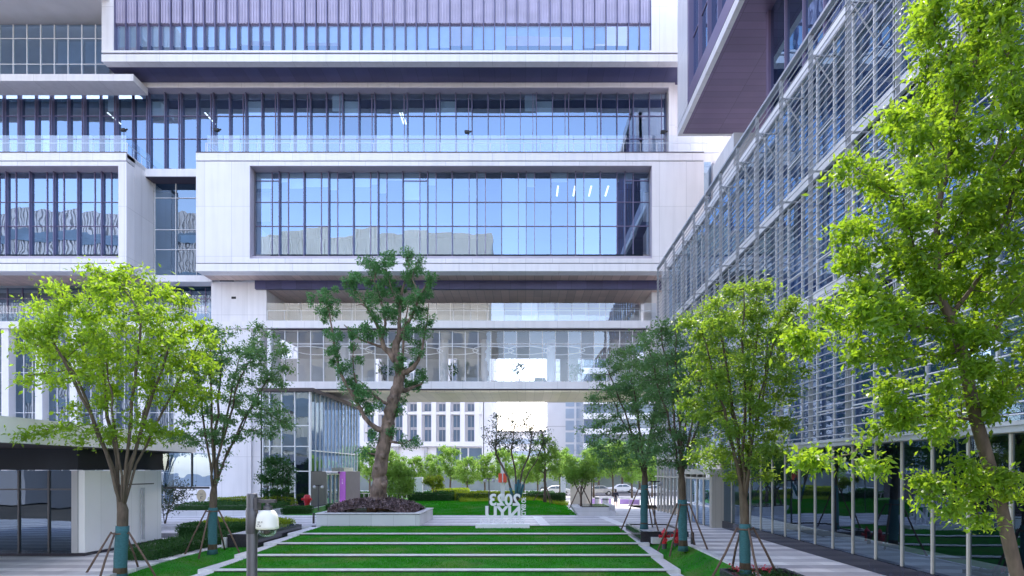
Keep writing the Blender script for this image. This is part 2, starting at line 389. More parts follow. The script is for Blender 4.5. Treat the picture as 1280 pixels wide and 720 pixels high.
# ------------------------------------------------------------------ trees
def colonize(rng, trunk, A, step=.3, infl=3.0, kill=.55, iters=160, trop=.05, wob=.12, limbs_=()):
    """space colonisation: trunk = list of points, A = attractors -> nodes, parents"""
    N = [np.array(p, float) for p in trunk]; par = [-1] + list(range(len(trunk)-1))
    for lb in limbs_:
        p = len(trunk)-1
        for q in lb: N.append(np.array(q, float)); par.append(p); p = len(N)-1
    A = A.copy(); nodes = np.array(N)
    dist = np.linalg.norm(A[:,None]-nodes[None], axis=2); near = dist.argmin(1); nd = dist.min(1)
    for it in range(iters):
        if len(A) == 0: break
        inf = nd < infl
        if not inf.any(): inf = nd <= nd.min()+.01
        idx = near[inf]; dv = A[inf]-nodes[idx]; dv /= (np.linalg.norm(dv, axis=1)[:,None]+1e-9)
        uni, inv = np.unique(idx, return_inverse=True)
        acc = np.zeros((len(uni),3)); np.add.at(acc, inv, dv)
        acc /= (np.linalg.norm(acc, axis=1)[:,None]+1e-9)
        acc += rng.normal(size=acc.shape)*wob; acc[:,2] += trop
        acc /= (np.linalg.norm(acc, axis=1)[:,None]+1e-9)
        new = nodes[uni]+acc*step
        o = len(nodes); nodes = np.vstack([nodes, new]); par += list(uni)
        d2 = np.linalg.norm(A[:,None]-new[None], axis=2); m2 = d2.min(1); a2 = d2.argmin(1)+o
        b = m2 < nd; near[b] = a2[b]; nd[b] = m2[b]
        keep = nd > kill
        # attractors that stop making progress are dropped
        if it > 40: keep &= (rng.random(len(A)) > .03)
        A = A[keep]; near = near[keep]; nd = nd[keep]
    return nodes, np.array(par)

def skeleton(nodes, par, rbase, rtip=.012, expo=2.2):
    n = len(nodes); kids = [[] for _ in range(n)]
    for i, p in enumerate(par):
        if p >= 0: kids[p].append(i)
    acc = np.zeros(n)
    order = list(range(n-1, -1, -1))
    r = np.zeros(n)
    for i in order:
        r[i] = max(rtip, acc[i]**(1/expo)) if acc[i] > 0 else rtip
        if par[i] >= 0: acc[par[i]] += r[i]**expo
    # remap so the base has rbase
    e = math.log(rbase/rtip)/max(1e-6, math.log(r[0]/rtip))
    r = rtip*(r/rtip)**e
    return r, kids

def limbs(mb, nodes, par, r, kids, rmin=0.0):
    n = len(nodes); stack = [0]
    starts = [(0, -1)]
    while starts:
        i, p = starts.pop()
        chain = [p, i] if p >= 0 else [i]
        cur = i
        while kids[cur]:
            ks = sorted(kids[cur], key=lambda k: -r[k])
            for k in ks[1:]: starts.append((k, cur))
            cur = ks[0]; chain.append(cur)
        if len(chain) < 2: continue
        rs = [r[c] for c in chain]
        if p >= 0: rs[0] = min(r[p], rs[1]*1.15)
        if max(rs) < rmin: continue
        mx = max(rs); sides = 12 if mx > .08 else (7 if mx > .03 else 4)
        mb.tube([nodes[c] for c in chain], rs, sides)

def crown_points(rng, blobs, n, shell=.5):
    """blobs = (centre, radii, weight) ellipsoids; points biased to the shell"""
    w = np.array([b[2] for b in blobs], float); w /= w.sum()
    pick = rng.choice(len(blobs), n, p=w)
    d = rng.normal(size=(n,3)); d /= np.linalg.norm(d, axis=1)[:,None]
    rad = (rng.random(n)**shell)[:,None]
    C = np.array([b[0] for b in blobs], float)[pick]; Rr = np.array([b[1] for b in blobs], float)[pick]
    return C + d*rad*Rr

def tree(name, label, seed, base, trunk, blobs, natt, leaf_n, leaf_size, lmat, bmat, rbase, group=None, cat='tree',
         kill=.5, step=.28, infl=2.6, spread=.30, wrap=0, stakes=0, stake_r=1.0, rtip=.010, trop=.05, root=None, droop=.25, stake_z=None, up=.35, shell=.5, leafzone=.035, fan=None):
    rng = np.random.default_rng(seed)
    b = Vector(base)
    t = thing(name, label, cat, base, group)
    A = crown_points(rng, blobs, natt, shell)
    lbs = []
    if fan:
        nl, rad, hgt = fan[:3]; bias = fan[3] if len(fan) > 3 else (0, 0); f0 = np.array(trunk[-1], float)
        for k in range(nl):
            a = 2*math.pi*(k+rng.uniform(-.25, .25))/nl; rr = rad*rng.uniform(.45, 1.05); hh = hgt*rng.uniform(.75, 1.1)
            out = np.array([math.cos(a)*rr+bias[0], math.sin(a)*rr*.85+bias[1], 0]); pl = []
            ns = 9
            for s in range(1, ns+1):
                u = s/ns; w_ = rng.normal(size=3)*.035
                pl.append(f0+out*(u**1.15)+np.array([0, 0, hh*u**.92])+w_)
            lbs.append(pl)
    nodes, par = colonize(rng, trunk, A, step=step, infl=infl, kill=kill, trop=trop, limbs_=lbs)
    r, kids = skeleton(nodes, par, rbase, rtip)
    r[0] = rbase*1.35
    if len(r) > 1: r[1] = max(r[1], rbase*1.02)
    mb = MB(); limbs(mb, nodes, par, r, kids)
    mb.build('trunk', bmat, t, smooth=True)
    thin = np.array([i for i in range(len(nodes)) if r[i] < leafzone and i > len(trunk)])
    tips = np.array([i for i in thin if not kids[i]])
    src = np.concatenate([thin, tips, tips]) if len(tips) else thin
    # uneven foliage: some twigs carry far more than others
    wt = rng.random(len(src))**1.6+.08; wt /= wt.sum()
    pk = src[rng.choice(len(src), leaf_n, p=wt)]
    off = rng.normal(size=(leaf_n,3))*spread; off[:,2] *= .65
    P = nodes[pk]+off*rng.random((leaf_n,1))**.5
    V, Fq = leaves(rng, P, leaf_size, up=up, droop=droop)
    mesh_np('crown', V, Fq, lmat, t)
    z0 = base[2]
    if wrap:
        m = MB(); pts = []; rs = []
        tp = [Vector(p) for p in trunk]
        for k in range(9):
            h = wrap*k/8
            # walk the trunk to height h
            q = tp[0]
            for a, c in zip(tp, tp[1:]):
                if a.z <= z0+h <= c.z+1e-6: q = a.lerp(c, (z0+h-a.z)/max(1e-6, c.z-a.z))
            pts.append(q); rs.append((rbase*1.37 if k == 0 else rbase*1.12)+.012+.006*(k % 2))
        m.tube(pts, rs, 12); m.build('trunk_wrap', WRAP, t, smooth=True)
    if stakes:
        zt = z0+(stake_z or wrap*.86)
        tie = MB(); ring = []
        a0 = rng.uniform(0, 1)
        for k in range(stakes):
            a = a0+2*math.pi*k/stakes
            rr = rbase*1.12+.09
            top = Vector((b.x+math.cos(a)*rr, b.y+math.sin(a)*rr, zt+.05))
            foot = Vector((b.x+math.cos(a)*(rr+stake_r), b.y+math.sin(a)*(rr+stake_r), z0-.1))
            MB().tube([foot, foot.lerp(top, .5)+Vector((rng.normal()*.015, rng.normal()*.015, 0)), top], [.036, .034, .03], 7).build('stake', STAKE, t, smooth=True)
            ring.append(top-Vector((0,0,.05)))
        for k in range(stakes):
            tie.tube([ring[k], ring[(k+1) % stakes]], .026, 6)
        tie.build('stake_collar', STAKE, t, smooth=True)
    return t
SKY, SUN = 0.90, 5.0
rnd = random.Random(5)
# ================================================================== MAIN BUILDING
YF = 50.0; YC = 52.7
fx = lambda p: X_(p, YF); fz = lambda p: Z_(p, YF)
off = thing('office_building', 'wide white panelled office block with stacked glazed boxes filling the far side of the court', 'building', (0, YF, 0))

def bay_window(parent, x0, x1, y, z0, z1, mulls, trans, gmat=GLASS, fmat=FRAME, blind=None, w=.05, edge=True, depth=.09):
    """one bay of curtain wall facing the camera: glass, its frame and a blind"""
    g = MB().quad((x0,y,z0),(x1,y,z0),(x1,y,z1),(x0,y,z1)).build('window', gmat, parent)
    f = MB()
    xs = ([x0] if edge else [])+[x0+(x1-x0)*m for m in mulls]
    for x in xs: f.box(x-w/2, x+w/2, y-depth, y+.03, z0, z1)
    for z in trans: f.box(x0+w/2+.001, x1-w/2-.001, y-depth*.8, y+.02, z-w/2, z+w/2)
    f.build('frame', fmat, g)
    if blind:
        m = MB()
        for a, b, c, d in blind: m.quad((a,y+.16,c),(b,y+.16,c),(b,y+.16,d),(a,y+.16,d))
        m.build('blind', BLIND, g)
    return g

# --- box B (the big window box) and box L (left), both between z 19.76 and 29.72
zb, zt = fz(339), fz(191)
xB0, xB1 = fx(245), fx(880); oB0, oB1 = fx(312), fx(815); oz0, oz1 = fz(323), fz(207)
xL0, xL1 = -58.0, fx(158); oL1 = fx(148)
zgr = fz(329.5); zgr2 = fz(201)
wl = MB()
def ring(x0, x1, a0, a1, z0, z1, y0=YF, dep=1.05):
    wl.box(x0, a0, y0, y0+dep, zgr+.06, zgr2-.06)
    wl.box(a1, x1, y0, y0+dep, zgr+.06, zgr2-.06)
    wl.box(a0, a1, y0, y0+dep, zgr+.06, z0)
    wl.box(a0, a1, y0, y0+dep, z1, zgr2-.06)
ring(xB0, xB1, oB0, oB1, oz0, oz1)
wl.box(oL1, xL1, YF, YF+1.05, zgr+.06, zgr2-.06); wl.box(xL0, oL1, YF, YF+1.05, zgr+.06, oz0); wl.box(xL0, oL1, YF, YF+1.05, oz1, zgr2-.06)
wl.build('facade_panel', WHITE, off)
for x0, x1 in ((xB0, xB1), (xL0, xL1)):
    MB().box(x0, x1, YF-.02, YF+1.1, zb, zgr-.02).build('fascia', WFASC, off); MB().box(x0, x1, YF-.02, YF+1.1, zgr2+.02, zt).build('fascia', WFASC, off)
gr = MB()
for x0, x1 in ((xB0, xB1), (xL0, xL1)):
    gr.box(x0+.05, x1-.05, YF+.12, YF+1.0, zgr-.02, zgr+.06); gr.box(x0+.05, x1-.05, YF+.12, YF+1.0, zgr2-.06, zgr2+.02)
    gr.box(x0, x1, YF-.05, YF+.1, zt, zt+.07)
gr.build('shadow_groove', GROOVE, off)
# side face of box L
sp = MB(); sp.box(xL1-.3, xL1-.004, YF+1.1, 53.7, zb+.02, zt-.02); sp.build('side_panel', WSIDE, off)
# reveals
yg = YF+1.1
rv = MB()
rv.box(oB0-.02, oB1+.02, YF+.02, yg+.1, oz1-.03, oz1+.05); rv.box(oB0-.04, oB0+.03, YF+.02, yg+.1, oz0, oz1); rv.box(oB1-.03, oB1+.04, YF+.02, yg+.1, oz0, oz1)
rv.box(oB0, oB1, YF+.35, yg+.1, oz0-.02, oz0+.33)
rv.box(xL0, oL1+.02, YF+.02, yg+.1, oz1-.03, oz1+.05); rv.box(oL1-.03, oL1+.04, YF+.02, yg+.1, oz0, oz1); rv.box(xL0, oL1, YF+.35, yg+.1, oz0-.02, oz0+.33)
rv.build('window_reveal', REVEAL, off)
# windows of box B: 16 bays
n = 16; bw = (oB1-oB0)/n; za, zc = Z_(318, yg), Z_(212.5, yg); t1, t2 = Z_(253, yg), Z_(283, yg)
bl = {0: [.55], 1: [.35, .55], 2: [.5, .5], 3: [.6], 4: [.5, .42], 5: [.7, .3], 6: [.9], 7: [.45], 8: [.0], 9: [.2], 10: [.0], 11: [.5], 12: [.35], 13: [.0], 14: [.0], 15: [.4]}
for i in range(n):
    x0 = oB0+i*bw; x1 = x0+bw; mu = [.68] if i % 2 == 0 else [.34]
    bs = []
    for k, dd in enumerate(bl[i]):
        xa = x0 if k == 0 else x0+bw*mu[0]; xb = x0+bw*mu[0] if k == 0 else x1
        if dd > .02: bs.append((xa+.04, xb-.04, zc-(zc-t1)*dd, zc))
    tr = [t1, t2]+([zc-.95] if i in (0, 6, 15) else [])
    bay_window(off, x0, x1, yg, za, zc, mu, tr, blind=bs or None)
for i in range(n+1):
    x = oB0+i*bw
    MB().box(x-.03, x+.03, YF+.84, yg-.1, oz0+.34, oz1-.031).build('fin', FIN, off)
# box L windows
for i in range(10):
    x1 = oL1-i*2.05; x0 = x1-2.05
    bay_window(off, x0, x1, yg, za, zc, [.36 if i % 2 == 0 else .66], [t1, t2], w=.04)
    MB().box(x0-.03, x0+.03, YF+.84, yg-.1, oz0+.34, oz1-.031).build('fin', FIN, off)
# rooms behind B, L
rm = MB()
for x0, x1 in ((oB0, oB1), (-57.5, oL1)):
    rm.box(x0-.1, x1+.1, yg+3.2, yg+3.3, oz0, oz1); rm.box(x0, x1, yg+.3, yg+3.2, 24.2, 24.5)
    rm.box(x0, x1, yg+.3, yg+3.2, oz1-.02, oz1+.02); rm.box(x0, x1, yg+.3, yg+3.2, oz0-.02, oz0+.02)
rm.build('room_interior', ROOM, off)
for px in (697, 718, 738, 759):
    x = X_(px, 52.4); MB().box(x-.07, x+.07, 51.7, 53.6, 27.72, 27.76).build('ceiling_light', LAMPON, off)

# --- storey C (balcony storey), glass at 53.6, header at 52.7
yc = 53.6; xC1 = X_(836, YC); xC0 = -58.0
hd = MB(); hz0, hz1 = Z_(109, YC), Z_(104, YC)+.06
hd.box(xC0, xC1, YC, yc+.1, hz0, hz1); hd.build('header_panel', WFASC, off)
hd = MB(); hd.box(xC1, xC1+.55, YC, yc+.2, 29.7, hz1); hd.box(xC1+.55, 24, YC+.3, yc+.2, 29.7, hz1)
hd.build('facade_panel', WHITE, off)
cv = MB(); cv.box(xC0, xC1, YC+.03, yc+.05, hz0-.05, hz0); cv.build('window_reveal', REVEAL, off)
bwc = 20.1*yc/F; nC = 32; zc0, zc1 = 29.75, hz0-.05; zc0b = Z_(206, yc)
ct1, ct2 = Z_(145.5, yc), Z_(174, yc)
k = 0; x = xC1-.12
xr0, xr1 = X_(183, yc), xB0
for i in range(nC//1):
    x1 = x-2*bwc*i; x0 = x1-2*bwc
    if x1 < -58: break
    bs = None
    if i in (3, 6, 9, 12, 15, 21, 25): bs = [(x0+.05, x0+bwc-.05, ct1+.1, ct1+1.45)]
    elif i in (4, 10, 17): bs = [(x1-bwc+.4, x1-.05, ct1+.55, zc1)]
    bay_window(off, x0, x1, yc, zc0, zc1, [.5, .89], [ct1, ct2, zc0+.3], blind=bs)
    for q in (x1, x0+bwc): MB().box(q-.028, q+.028, YC+.58, yc-.1, zc0, hz0-.06).build('fin', FIN, off)
rm = MB(); rm.box(xC0, xC1, yc+3.4, yc+3.5, 29.7, 37.3); rm.box(xC0, xC1, yc+.3, yc+3.4, 36.6, 36.7); rm.box(xC1-.1, xC1, yc+.3, yc+3.4, 29.8, 36.6)
rm.build('room_interior', ROOM, off)
for px in (142, 262, 502, 505): 
    xx = X_(px, 55); MB().box(xx-.06, xx+.06, 54.2, 56, 35.6, 35.64).build('ceiling_light', LAMPON, off)
# terrace floors over the boxes and in the notch between them
tf = MB(); tf.box(xB0, xB1+.0, YF+.1, yc+.2, zt-.35, zt-.03); tf.box(xL0, xL1, YF+.1, yc+.2, zt-.35, zt-.03)
tf.box(xB1, 24, YC, yc+.2, zt-.35, zt-.03)
tf.build('terrace_floor', STONE, off)
nz0, nz1 = Z_(220.5, 52.5), Z_(211, 52.5)
nb = MB(); nb.box(xL1+.004, xB0-.004, 52.5, yc+.25, nz0, nz1); nb.build('fascia', WFASC, off); nb = MB(); nb.box(xL1+.004, xB0-.004, 52.5, yc+.25, Z_(352, 52.5), Z_(344, 52.5)); nb.build('fascia', WFASC, off)
ng = MB(); ng.box(xL1+.006, xB0-.006, 52.62, yc+.2, nz1, zt-.04); ng.build('shadow_groove', GROOVE, off); ng = MB(); ng.box(xL1+.006, xB0-.006, 52.52, yc+.2, nz0-.06, nz0); ng.build('shadow_groove', GROOVE, off)
z0n, z1n = Z_(344, 52.5), nz0-.06
for i in range(3):
    w3 = (xB0-xL1-.2)/3; x0 = xL1+.1+i*w3
    bay_window(off, x0, x0+w3, 53.75, z0n, z1n, [], [z0n+2.7, z0n+4.5, z1n-1.3], gmat=GLASSD, fmat=RAILW, blind=[(x0+.3, x0+w3, z0n+3.4, z0n+4.1)] if i == 1 else None)
MB().box(xL1, xB0, 56.4, 56.5, 19, 29.6).build('room_interior', ROOM, off)

# --- box T (top), bottom 37.39
Tz0, Tz1, Tz2 = fz(77), fz(68), fz(66.5); xT0, xT1 = fx(127), 16.0; gT0, gT1 = fx(142), fx(814); TOP = 47.2
gz0, gz1 = fz(63.2), fz(27)
tw = MB(); tw.box(xT0, gT0-.02, YF, YF+.6, Tz2+.05, TOP); tw.build('facade_panel', WHITE, off); tw = MB(); tw.box(gT1+.02, xT1, YF, YF+.6, Tz2+.05, TOP); tw.build('facade_panel', WHITE, off)
tfc = MB(); tfc.box(xT0, xT1, YF-.02, YF+.7, Tz0, Tz1); tfc.box(xT0+.01, xT1, YF-.03, YF+.5, Tz2+.04, gz0); tfc.box(xT0, xT1, YF-.02, YF+.7, TOP, TOP+.4); tfc.build('fascia', WFASC, off)
tg = MB(); tg.box(xT0+.05, xT1, YF+.12, YF+.6, Tz1, Tz2+.04); tg.build('shadow_groove', GROOVE, off)
cl = MB(); w = .24; i = 0; xx = gT0
cl.box(gT0, gT1, YF+.30, YF+.5, gz1+.05, TOP)
while xx < gT1-.1:
    cl.box(xx, min(gT1, xx+.11), YF+.22, YF+.299, gz1+.06, TOP-.01); xx += w
cl.build('cladding', CLAD, off)
n = 24; bw = (gT1-gT0)/n
pat = [.72,.72,.7,.7,.72,.72,.72,.72,.7,.8,.75,.62,.5,.5,.88,.9,.9,.56,.56,.56,.82,.9,.9,.9,.9,.9,.9,.9,.75,.74,0,0,.8,.8,.95,.33,.33,.33,.36,.36,.36,.8,.75,.6,0,0,.9,.9]
for i in range(n):
    x0 = gT0+i*bw; x1 = x0+bw
    bs = []
    for q in range(2):
        dd = pat[2*i+q]
        if dd > .02: bs.append((x0+q*bw/2+.05, x0+(q+1)*bw/2-.05, gz1-(gz1-gz0)*dd, gz1))
    bay_window(off, x0, x1, YF+.42, gz0, gz1, [.5], [gz0+.06, gz1-.03], gmat=GLASST, blind=bs or None, w=.06)
for i in range(2*n+1):
    x = gT0+i*bw/2; MB().box(x-.035, x+.035, YF+.06, YF+.36, gz0+.005, TOP-.02).build('fin', FIN, off)
MB().box(gT0, gT1, YF+3, YF+3.1, gz0, gz1+.1).build('room_interior', ROOM, off)
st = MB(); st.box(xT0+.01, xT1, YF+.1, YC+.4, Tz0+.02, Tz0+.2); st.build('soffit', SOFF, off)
tr = MB(); tr.box(xT0, xT1, YF+.9, 66, Tz0+.25, Tz0+.6); tr.box(xT0+.02, xT0+.4, YF+.72, 66, Tz0+.6, TOP); tr.box(xT0, xT1, 65.6, 66, Tz0+.6, TOP); tr.box(xT0+.4, xT1, YF+3.2, 65.6, TOP-.4, TOP); tr.build('rear_wall', WPLAIN, off)
# ceiling strip lights seen in T
for px, py in ((498, 56), (516, 51)):
    xx = X_(px, 51.5); MB().box(xx-.05, xx+.05, 51, 52.4, 39.6, 39.64).build('ceiling_light', LAMPON, off)

# --- upper left wing beside T
lw = MB(); yw = 50.7
bz0, bz1 = Z_(101, yw), Z_(92.5, yw); wz0, wz1 = Z_(91, yw), Z_(28, yw)
lw.box(-58, xT0+2.2, yw, yw+1.98, bz0, bz1); lw.build('fascia', WFASC, off)
for i in range(6):
    x1 = xT0-.02-i*2.35; bay_window(off, x1-2.35, x1, yw+.3, wz0, wz1, [.5], [wz0+.9, wz0+3.1], gmat=GLASSD, fmat=RAILW, blind=[(x1-2.2, x1-.2, wz0+.9, wz0+3.0)] if i in (0, 1) else None)
MB().box(-58, xT0, yw+2.5, yw+2.6, wz0, wz1+2).build('room_interior', ROOML, off)
ub = MB(); xe = X_(104, 47.0)
ub.box(-62, xe, 40, 52.6, Z_(27, 52.3), Z_(27, 52.3)+.3); ub.build('upper_soffit', WPLAIN, off)
uc = MB(); uc.box(-62, xe-.02, 40.02, 52.5, Z_(27, 52.3)+.3, TOP)
for q in range(46): uc.box(xe-.02, xe+.04, 40.1+q*.27, 40.22+q*.27, Z_(27, 52.3)+.3, TOP-.02)
uc.box(-62, xT0, 52.55, 52.9, Z_(27, 52.3), TOP)
uc.build('upper_cladding', pbr('grey_cladding', (.62, .62, .64), .5), off)

# --- railings of the balcony storey
def railing(parent, path, z0, h, pitch, name='railing', mid=.42, post=.022, gm=GLASSR):
    top = MB(); (x0, y0), (x1, y1) = path; L = math.hypot(x1-x0, y1-y0); ux, uy = (x1-x0)/L, (y1-y0)/L; nx, ny = -uy, ux
    def bar(a, b, za, zb2, t, o=0):
        p = [(x0+ux*a+nx*(o-t), y0+uy*a+ny*(o-t)), (x0+ux*b+nx*(o-t), y0+uy*b+ny*(o-t)), (x0+ux*b+nx*(o+t), y0+uy*b+ny*(o+t)), (x0+ux*a+nx*(o+t), y0+uy*a+ny*(o+t))]
        return p, za, zb2
    p, a, b = bar(0, L, z0+h*(1-mid), z0+h*(1-mid)+.045, .02, .09); top.prism(p, 'Z', a, b)
    p, a, b = bar(0, L, z0, z0+.06, .03); top.prism(p, 'Z', a, b)
    rl = top.build(name, RAILW, parent)
    n = max(1, round(L/pitch))
    for i in range(n+1):
        s = L*i/n
        p, a, b = bar(s-post, s+post, z0+.06, z0+h*(1-mid)-.002, .02, .09)
        MB().prism(p, 'Z', a, b).build('post', RAILW, rl)
    for i in range(n):
        a0, a1 = L*i/n+.02, L*(i+1)/n-.02
        MB().quad((x0+ux*a0, y0+uy*a0, z0+.061), (x0+ux*a1, y0+uy*a1, z0+.061), (x0+ux*a1, y0+uy*a1, z0+h), (x0+ux*a0, y0+uy*a0, z0+h)).build('glass_panel', gm, rl)
    return rl
railing(off, ((X_(258, 50.1), 50.15), (X_(905, 50.1), 50.15)), zt+.07, 1.48, 1.42)
railing(off, ((-52, 50.15), (xL1-.1, 50.15)), zt+.07, 1.48, 1.42)
railing(off, ((xL1-.12, 50.2), (xL1-.12, 53.4)), zt+.07, 1.48, 1.2)
railing(off, ((X_(258, 50.1), 50.2), (X_(258, 50.1), 53.4)), zt+.07, 1.48, 1.2)

# --- right end of box B: dark glass slot, and white wall running on behind the louvred block
bay_window(off, xB1+.02, xB1+1.0, 51.3, zb, zt-.1, [], [24.3, 26.5], gmat=GLASSD)
e = MB(); e.box(xB1+1.0, 26, 50.6, 53.5, 0, zt-.36); e.build('end_wall', WHITE, off)
e = MB(); e.box(X_(812, 52.8)+.35, xB1+.98, 53.6, 57.3, 9.6, zb-.02); e.build('bridge_end_wall', WHITE, off)

# --- underside of box B, beam, lower soffit, back of the upper terrace
zs2 = Z_(361, 52.5); 
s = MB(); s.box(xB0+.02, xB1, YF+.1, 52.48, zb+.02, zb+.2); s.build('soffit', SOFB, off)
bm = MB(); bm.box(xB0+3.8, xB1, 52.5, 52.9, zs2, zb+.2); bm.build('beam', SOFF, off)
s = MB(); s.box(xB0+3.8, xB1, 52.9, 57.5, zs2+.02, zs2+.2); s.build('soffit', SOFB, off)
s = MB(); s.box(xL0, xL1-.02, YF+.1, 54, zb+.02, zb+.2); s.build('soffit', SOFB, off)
px0, px1 = X_(264, 52.8), X_(333, 52.8)
pr = MB(); pr.box(px0, px1, 52.8, 57.4, 16.2, zb+.015); pr.build('pier', WHITE, off)
# lower left wall: white block and column bays under the slab band
zs0, zs1 = Z_(411, 52.8), Z_(403, 52.8)
lb = MB(); lb.box(-58, px1+.02, 52.6, 57.4, zs0, zs1+.02); lb.build('fascia', WFASC, off)
xw0, xw1 = X_(217, 52.8), X_(314, 52.8)
wb = MB(); wb.box(xw0, xw1, 52.8, 57.3, 0, zs0); wb.box(xw1, X_(326, 53.0), 53.0, 57.3, 0, zs0); wb.build('lower_wall', WHITE, off)
cols = [X_(p, 53) for p in (178, 135, 93, 50, 8, -34)]
for x in cols: MB().box(x-.32, x+.32, 52.85, 53.5, 0, zs0).build('column', WPLAIN, off)
edges = [xw0]+cols
for a, b in zip(edges[1:], edges[:-1]):
    bay_window(off, a+.3 if a in cols else a, b-.3 if b in cols else b, 53.6, 5.2, zs0, [.33, .66], [8.2, 11.8], gmat=GLASSD, fmat=RAILW)
    bay_window(off, a+.3 if a in cols else a, b-.3 if b in cols else b, 53.6, 0, 4.4, [.5], [2.8], gmat=GLASSD, fmat=RAILW)
sb = MB(); sb.box(-58, xw0-.01, 52.7, 55.9, 4.4, 5.2); sb.build('spandrel', REVEAL, off)
MB().box(-58, xw0, 56, 56.1, 0, 19.7).build('room_interior', ROOM, off)
for i in range(7):
    x1 = px0-.02-i*4.2; bay_window(off, x1-4.2, x1, 54.6, zs1+.03, zb-.02, [.33, .66], [zs1+2.6], gmat=GLASSD)
railing(off, ((-50, 52.75), (px0-.2, 52.75)), zs1+.02, 1.45, 1.7)
# main roof slab so the sun is cut where it is in the court
rf = MB(); rf.box(-58, 26, 57.6, 66, 19.2, 37.6); rf.build('rear_block', WPLAIN, off)

# ================================================================== GLAZED FOOTBRIDGE
br = thing('glazed_footbridge', 'white banded two level bridge with glazed gallery under the big window box', 'footbridge', (0, 52.8, 10.2))
bx0, bx1 = X_(334, 52.8), X_(812, 52.8); by0, by1 = 52.8, 60.6
zf0, zf1 = Z_(486, 52.8), Z_(477, 52.8); zg0, zg1 = zf1, Z_(412, 52.8); zu0, zu1 = Z_(410.5, 52.8), Z_(402, 52.8)
f = MB(); f.box(bx0, bx1, by0, by0+.6, zf0, zf1); f.box(bx0, bx1, by1-.6, by1, zf0, zf1); f.box(px1+.03, bx1, by0-.2, by0+.6, zu0, zu1); f.build('fascia', WFASC, br)
g = MB(); g.box(bx0, bx1, by0+.1, by0+.5, zf0-.13, zf0); g.box(bx0, bx1, by0+.1, by0+.5, zg1, zu0); g.build('shadow_groove', GROOVE, br)
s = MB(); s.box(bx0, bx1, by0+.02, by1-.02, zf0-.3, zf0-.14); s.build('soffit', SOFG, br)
fl = MB(); fl.box(bx0, bx1, by0+.6, by1-.6, zf1-.3, zf1-.02); fl.build('gallery_floor', ROOML, br)
ce = MB(); ce.box(bx0, bx1, by0+.6, by1, zg1-.15, zg1+.15); ce.build('gallery_ceiling', FARG, br)
tfl = MB(); tfl.box(px1+.03, bx1, by0+.6, 57.3, zu1-.5, zu1-.02); tfl.build('terrace_floor', STONE, br)
nb_ = 29; bw = (bx1-bx0-.6)/nb_; tz = Z_(429, 52.8)
for i in range(nb_):
    x0 = bx0+.3+i*bw
    bay_window(br, x0, x0+bw, by0+.35, zg0, zg1, [], [tz, zg0+.03, zg1-.04], gmat=GLASSC, fmat=RAILW, w=.055)
ep = MB(); ep.box(bx1-.3, bx1, by0+.02, by0+.5, zg0, zg1); ep.build('end_post', WPLAIN, br); ep = MB(); ep.box(bx0, bx0+.3, by0+.02, by0+.5, zg0, zg1); ep.build('end_post', WPLAIN, br)
bz = zg1-.15
bk = MB()
for a, b in ((334, 470), (478, 498), (520, 560), (572, 606), (700, 722), (760, 812)):
    bk.box(X_(a, 60.4), X_(b, 60.4), 60.1, 60.3, zf1, 14.3)
bk.build('rear_wall', ROOML, br)
bd = MB(); bd.box(bx0, bx1, 60.0, 60.35, 14.31, bz); bd.build('rear_beam', FARG, br)
for a, b in ((606, 640), (640, 672), (672, 700), (722, 760), (498, 520)):
    x0, x1 = X_(a, 60.4), X_(b, 60.4)
    gq = MB().quad((x0, 60.3, zf1), (x1, 60.3, zf1), (x1, 60.3, 14.3), (x0, 60.3, 14.3)).build('rear_window', GLASSC, br)
    fr = MB(); fr.box(x0-.03, x0+.03, 60.25, 60.33, zf1, 14.3); fr.box(x0+.03, x1-.03, 60.25, 60.33, zf1+1.15, zf1+1.2); fr.build('frame', STEELW, gq)
for p in (607, 689, 555, 430, 768):
    x = X_(p, 56.5); MB().lathe([(.42, zf1), (.42, bz)], 24, (x, 56.5)).build('column', WPLAIN, br, smooth=True)
for i in range(9):
    x = -19.5+i*3.3; r = 1.9
    MB().tube([(x+r*math.cos(a*.2618), 55.2+r*math.sin(a*.2618), 14.12+.05*math.sin(a*.52)) for a in range(25)], .045, 6, cap=False).build('ring_light', emit_mat('ring_glow_%d' % i, (.9, .9, .95), .12) if i == 0 else MATS['ring_glow_0'], br, smooth=True)
railing(br, ((px1+.1, 52.7), (bx1+.6, 52.7)), zu1, 1.62, 1.48)
bw = 2.6; x = px1+.2; i = 0
while x < bx1:
    bay_window(br, x, min(bx1, x+bw), 57.0, zu1-.02, zs2+.02, [.5], [zs2-.5], gmat=GLASSC, fmat=RAILW, blind=[(x+.3, x+bw-.3, zu1, zs2-.9)] if i in (4, 9) else None); x += bw; i += 1
MB().box(px1, bx1, 57.45, 57.55, zu1, zs2).build('terrace_wall', ROOML, br)

# ================================================================== CORNER GLASS PAVILION under the bridge
gp = thing('glass_pavilion', 'dark glazed two storey corner pavilion with brown roof edge left of the big tree', 'building', (-17.2, 47.4, 0))
gx0, gx1 = X_(329, 47.4), X_(388, 47.4); gy0, gy1 = 47.4, 61.5; gzt = Z_(490, 47.4)
xs = [gx0]+[X_(p, 47.4) for p in (337.5, 352.5, 369)]+[gx1]
zz = [0.12, Z_(589, 47.4), Z_(558, 47.4), Z_(532, 47.4), gzt]
for i in range(4):
    g = MB().quad((xs[i], gy0, .12), (xs[i+1], gy0, .12), (xs[i+1], gy0, gzt), (xs[i], gy0, gzt)).build('window', GLASSD, gp)
    f = MB(); f.box(xs[i]-.04, xs[i]+.04, gy0-.1, gy0+.05, .12, gzt)
    for z in zz[1:4]: f.box(xs[i]+.04, xs[i+1]-.04, gy0-.06, gy0+.04, z-.035, z+.035)
    f.build('frame', RAILW, g)
